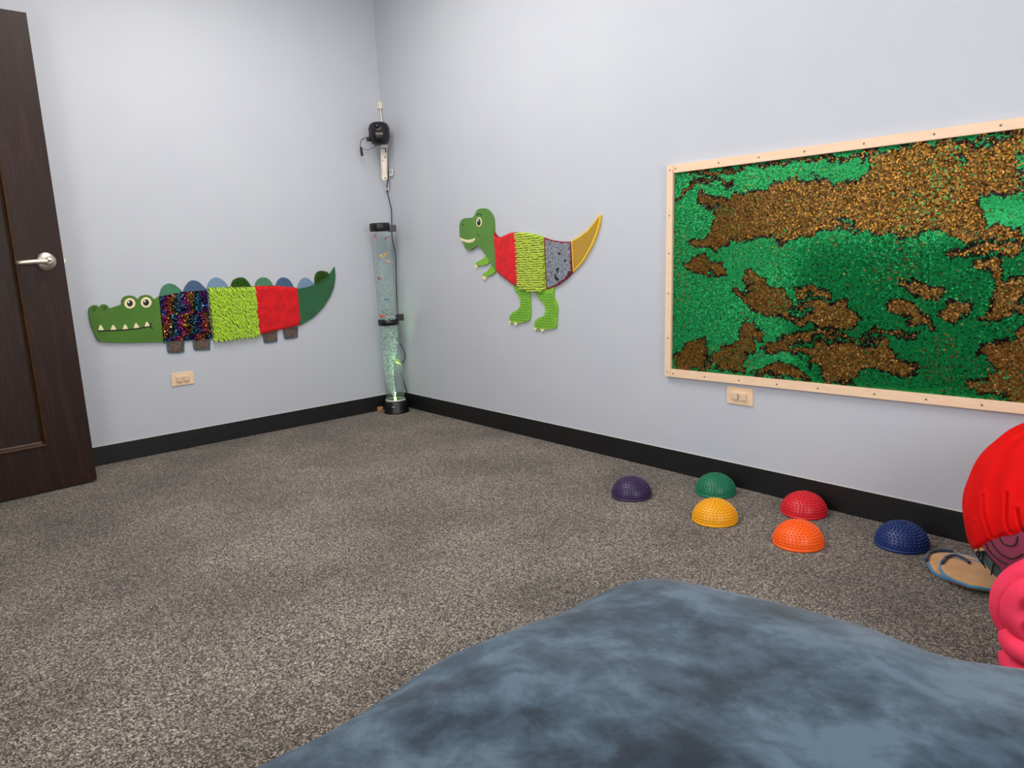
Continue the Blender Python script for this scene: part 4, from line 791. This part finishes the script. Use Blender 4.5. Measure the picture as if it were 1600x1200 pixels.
# white cord and its plug box above
wc = thing('white_cord', 'short white cord running up the corner into a small white box', 'cord')
tube('cord', [(.050, -.030, 1.80), (.030, -.018, 1.84), (.018, -.014, 1.885), (.008, -.012, 1.915)], .0045, M_brk, wc, 8, curve=5)
boxo('cord_box', (.0008, -.026, 1.905, .022, -.0008, 1.945), M_brk, wc, .002)
# tags on the cable
def label_tag(label, loc, s, rot):
    t = thing('cable_tag', label, 'tag', loc, rot, 'white paper tags on the black cable')
    boxo('tag_card', (-s[0]/2, -.003, -s[1]/2, s[0]/2, 0, s[1]/2), M_white, t, .0006)
    bm = bmesh.new()
    for k in range(4):
        z_ = s[1]*(.30-.17*k); box(bm, -s[0]*.34, -.0036, z_-s[1]*.035, s[0]*(.34-.13*(k % 2)), -.0028, z_+s[1]*.035)
    finish('printed_lines', bm, mat('tag_print', '4c4844', .7), t)
label_tag('upper small white printed tag beside the bracket end', (.088, -.012, 1.512), (.040, .040), 0)
label_tag('lower small white printed tag on the cable below the bracket', (.022, -.010, 1.435), (.036, .052), math.radians(12))
# black hanging remote sensor at the left of the projector
rm_ = thing('hanging_sensor', 'small black sensor dangling on a thin loop left of the projector', 'sensor')
tube('sensor_cable', [(.100, -.155, 1.700), (.080, -.170, 1.712), (.060, -.190, 1.70), (.055, -.197, 1.67), (.062, -.197, 1.655)], .0022, M_plastic, rm_, 6, curve=5)
tube('slack_loop', [(.100, -.152, 1.70), (.110, -.120, 1.668), (.085, -.165, 1.642), (.062, -.192, 1.655)], .0015, M_plastic, rm_, 6, curve=6)
tube('sensor_body', [(.060, -.197, 1.660), (.062, -.197, 1.645), (.066, -.196, 1.612), (.067, -.196, 1.606)], [.006, .008, .008, .005], M_plastic, rm_, 12)
latheo('clip', [(0, -.012), (.012, -.012), (.014, 0), (.012, .012), (0, .012)], M_plastic, rm_, 16, (.098, -.160, 1.703))
# long black power cable
cb = tube('power_cable', [(.104, -.052, 1.675), (.075, -.030, 1.58), (.052, -.014, 1.50)]+CABLE, .0030, M_plastic, None, 8, curve=5)
tag(cb, 'thin black power cable running down the corner behind the bubble tube', 'cable')
# scrap of tan tape at the foot of the wall beside the tube base
sc_ = thing('tape_scrap', 'crumpled tan scrap lying at the baseboard beside the tube base', 'scrap', (.018, -.185, 0))
bm = bmesh.new(); box(bm, -.009, -.016, 0, .011, .018, .026, .004)
for v in bm.verts: v.co += Vector((R.uniform(-1, 1), R.uniform(-1, 1), R.uniform(0, 1)))*.0022
finish('crumpled_scrap', bm, mat('tan_paper', 'b8875a', .7), sc_)

# ------------------------------------------------------------------ tan pads
M_tan = noisy('tan_felt', [(.3, 'b98650'), (.7, 'cb9860')], 16, .9, .3, sheen=.3)
M_pipe = noisy('blue_piping', [(.3, '2f6488'), (.7, '4482a8')], 60, .8, .3, sheen=.3)
M_strap = noisy('navy_strap', [(.3, '1c2b48'), (.7, '263a5c')], 60, .85, .3, sheen=.3)
def pad(label, pts, z0, th, strap):
    c = np.mean(pts, 0); t = thing('felt_pad', label, 'pad', (c[0], c[1], z0), 0, 'tan felt pads on the carpet')
    P = [(a-c[0], b-c[1]) for a, b in pts]; S_ = [Vector((a, b, 0)) for a, b in P]
    bm = bmesh.new(); rings = []
    for f, z in ((1., 0.001), (1., th*.5), (.96, th*.85), (.8, th), (.4, th*1.05)):
        rings.append([bm.verts.new((p.x*f, p.y*f, z)) for p in S_])
    n = len(S_)
    for A, B in zip(rings, rings[1:]):
        for k_ in range(n): bm.faces.new((A[k_], A[(k_+1) % n], B[(k_+1) % n], B[k_]))
    bm.faces.new(rings[0][::-1]); bm.faces.new(rings[-1])
    finish('felt_cushion', bm, M_tan, t, True)
    tube('piping', [(p.x, p.y, th*.55) for p in S_], .0046, M_pipe, t, 8, closed=True)
    tube('strap', [(a-c[0], b-c[1], z-z0) for a, b, z in strap], .0048, M_strap, t, 8, curve=3)
pad('tan felt pad with blue piping, the lower one nearer the blue dome', PAD1, 0, .012, [(3.40, -.262, .014), (3.384, -.20, .015), (3.40, -.160, .016), (3.43, -.140, .016)])
pad('tan felt pad with blue piping on top, tucked beneath the red plush', PAD2, .013, .014, [(3.452, -.285, .030), (3.446, -.235, .031), (3.462, -.208, .033), (3.492, -.222, .034), (3.508, -.236, .033)])

# ------------------------------------------------------------------ big red plush with patchwork underside
EC, RX_, RZ_ = Vector((3.752, -.285, .255)), .236, .255
rp = thing('patchwork_plush', 'huge round red plush with magenta and teal patchwork underside by the wall', 'plush toy', (EC.x, EC.y, 0))
def ep(az, el, off=0.):
    a, e_ = math.radians(az), math.radians(el)
    n = Vector((math.cos(e_)*math.cos(a), math.cos(e_)*math.sin(a), math.sin(e_)))
    return Vector((n.x*(RX_+off), n.y*(RX_+off), RZ_+n.z*(RZ_+off)))
M_mag = noisy('magenta_velour', [(.3, '8c2c4c'), (.7, '9c3656')], 30, .85, .2, sheen=.1)
M_teal = noisy('teal_velour', [(.3, '3c565c'), (.7, '486468')], 30, .85, .2, sheen=.1)
M_gold2 = noisy('golden_velour', [(.3, 'c8902c'), (.7, 'd8a23c')], 30, .85, .2, sheen=.5)
M_redv = noisy('red_velour', [(.3, 'd20608'), (.7, 'e60a0a')], 9, .85, .25, .004, spec=.15)
M_thread = mat('black_stitching', '15100f', .8)
def ell_patch(name, test, off, m, parent, nu=200, nv=110, az0=0, az1=360, el0=-89.5, el1=89.5, fn=None):
    AZ, EL = np.meshgrid(np.linspace(az0, az1, nu), np.linspace(el0, el1, nv), indexing='ij')
    AC = (AZ[:-1, :-1]+AZ[1:, 1:])/2; EC_ = (EL[:-1, :-1]+EL[1:, 1:])/2
    I = test(AC, EC_); bm = bmesh.new(); vid = {}
    def vt(i, j):
        if (i, j) not in vid: vid[i, j] = bm.verts.new(ep(AZ[i, j], EL[i, j], off+(fn(AZ[i, j], EL[i, j]) if fn else 0)))
        return vid[i, j]
    for i, j in zip(*np.nonzero(I)): bm.faces.new((vt(i, j), vt(i+1, j), vt(i+1, j+1), vt(i, j+1)))
    bmesh.ops.remove_doubles(bm, verts=bm.verts, dist=1e-5)
    return finish(name, bm, m, parent, True, recalc=False)
ell_patch('plush_body', lambda a, e_: e_ > -99, 0, M_teal, rp, 120, 60)
hem_az = np.array([0, 60, 120, 170, 208.5]+[h[0] for h in HEM[1:]]+[290, 320, 360.]); hem_el = np.array([-22, -30, -34, -32, -28.8]+[h[1] for h in HEM[1:]]+[5, -10, -22.])
hemf = lambda a: np.interp(a, hem_az, hem_el)
FS = [np.array(f) for f in FOLDS]
def fold(a, e_):
    d = 99.
    for f in FS:
        for i in range(len(f)-1):
            p, q = f[i], f[i+1]; ab = q-p; t = min(1, max(0, ((a-p[0])*ab[0]+(e_-p[1])*ab[1])/(ab@ab)))
            d = min(d, math.hypot(a-p[0]-ab[0]*t, (e_-p[1]-ab[1]*t)*.9))
    h = e_-float(hemf(a)); edge_ = -.006*math.exp(-(h/2.0)**2) if h < 9 else 0
    return -.008*math.exp(-(d/.55)**2)+.003*math.exp(-((d-2.2)/1.6)**2)+edge_+.0025*math.sin(a*.33)*math.cos(e_*.12)
ell_patch('red_hood', lambda a, e_: e_ > hemf(a), .007, M_redv, rp, 620, 340, fn=fold)
pin = lambda P: (lambda a, e_: inside(a, e_, P))
ell_patch('magenta_patch', pin(MAG), .0035, M_mag, rp, 160, 120, 205, 292, -50, 12)
ell_patch('golden_patch', pin(YEL), .0030, M_gold2, rp, 120, 90, 204, 236, -34, -12)
for a in ARCS: tube('stitch_line', [ep(x, y, .0045) for x, y in a], .0019, M_thread, rp, 6, curve=5)
for f in FOLDS: tube('fold_shade', [ep(x, y, -.0002) for x, y in f], .0016, mat('fold_shade_red', '4a060a', .9), rp, 6, curve=5)  # dark red strips paint the shade inside the hood folds

# ------------------------------------------------------------------ coral pink knotted plush
M_pink = noisy('coral_velour', [(.3, 'f03656'), (.7, 'f84464')], 14, .85, .2, .003, spec=.2)
bm = bmesh.new()
for nm, r, pts in PINK:
    P = catmull(pts, 8, False); n = len(P)
    rr = [r*(.35+.65*min(1, math.sin(PI*min(max((i+.8)/(n+.6), 0), 1))*3.2)) for i in range(n)]
    tube_bm(bm, P, rr, 36)
bmesh.ops.create_uvsphere(bm, u_segments=32, v_segments=20, radius=.12, matrix=Matrix.Translation((3.95, -.66, .15)) @ Matrix.Diagonal((.8, .8, 1.1, 1)))
for (x, y, z, r) in ((3.95, -.78, .24, .045), (3.97, -.76, .15, .055), (3.95, -.78, .06, .05), (3.96, -.62, .27, .06), (4.02, -.68, .2, .05), (4.0, -.72, .07, .06)):
    bmesh.ops.create_uvsphere(bm, u_segments=36, v_segments=24, radius=r, matrix=Matrix.Translation((x, y, z)))
zmin = min(v.co.z for v in bm.verts)
for v in bm.verts:
    if v.co.z < .004: v.co.z = .004
pk = finish('knotted_plush', bm, M_pink, None, True)
tag(pk, 'coral pink knotted plush of thick looping rolls at the right edge', 'plush toy')

# ------------------------------------------------------------------ blue bean bag in the foreground
vis = [Vector((a, b, 0)) for a, b in BEAN]
hid = [Vector(p) for p in ((4.02, -1.24, 0), (4.2, -1.22, 0), (4.45, -1.27, 0), (4.66, -1.45, 0), (4.76, -1.75, 0), (4.76, -2.1, 0), (4.66, -2.42, 0), (4.4, -2.62, 0), (4.05, -2.70, 0), (3.7, -2.68, 0), (3.42, -2.58, 0), (3.29, -2.42, 0))]
cont = catmull(vis+hid, 5); cen = Vector((3.98, -1.98, 0)); n = len(cont)
prof = [(.0, .86), (.02, .95), (.07, 1.02), (.14, 1.05), (.21, 1.045), (.26, 1.02), (.30, .985), (.33, .94), (.365, .87), (.395, .78), (.42, .66), (.44, .52), (.45, .38), (.455, .24), (.455, .12)]
bm = bmesh.new(); rings = []
for z, s in prof:
    ring = []
    for i, p in enumerate(cont):
        q = cen+(p-cen)*s
        wob = .012*math.sin(q.x*9+q.y*7)*math.cos(q.y*8-q.x*4)+.006*math.sin(q.x*23-q.y*17)
        ring.append(bm.verts.new((q.x, q.y, z+wob*min(1, max(0, (z-.22)/.2)))))
    rings.append(ring)
for A, B in zip(rings, rings[1:]):
    for k in range(n): bm.faces.new((A[k], A[(k+1) % n], B[(k+1) % n], B[k]))
bm.faces.new(rings[0][::-1])
cv = bm.verts.new((cen.x, cen.y, .455))
for k in range(n): bm.faces.new((rings[-1][k], rings[-1][(k+1) % n], cv))
M_suede = mat('blue_microsuede', '2c4560', .9, spec=.15, sheen=.12)
v = coords(M_suede, (1, 1.25, 1), rot=(0, 0, .5))
n1 = noise(M_suede, v, 2.6, 7, .66, .15); n2 = noise(M_suede, v, 11, 6, .65, .3)
mx = N(M_suede, 'ShaderNodeMixRGB'); mx.inputs[0].default_value = .38; L(M_suede, n1.outputs['Fac'], mx.inputs[1]); L(M_suede, n2.outputs['Fac'], mx.inputs[2])
L(M_suede, ramp(M_suede, mx.outputs[0], [(.39, '19242f'), (.45, '263440'), (.51, '3a4b5a'), (.57, '4f6170')]), bsdf(M_suede).inputs['Base Color'])
n3 = noise(M_suede, v, 30, 5, .6); bump(M_suede, n3.outputs['Fac'], .25, .004)
bag = finish('bean_bag', bm, M_suede, None, True)
tag(bag, 'large dusty blue suede bean bag filling the foreground', 'bean bag')
sd = bag.modifiers.new('subsurf', 'SUBSURF'); sd.levels = 1; sd.render_levels = 1
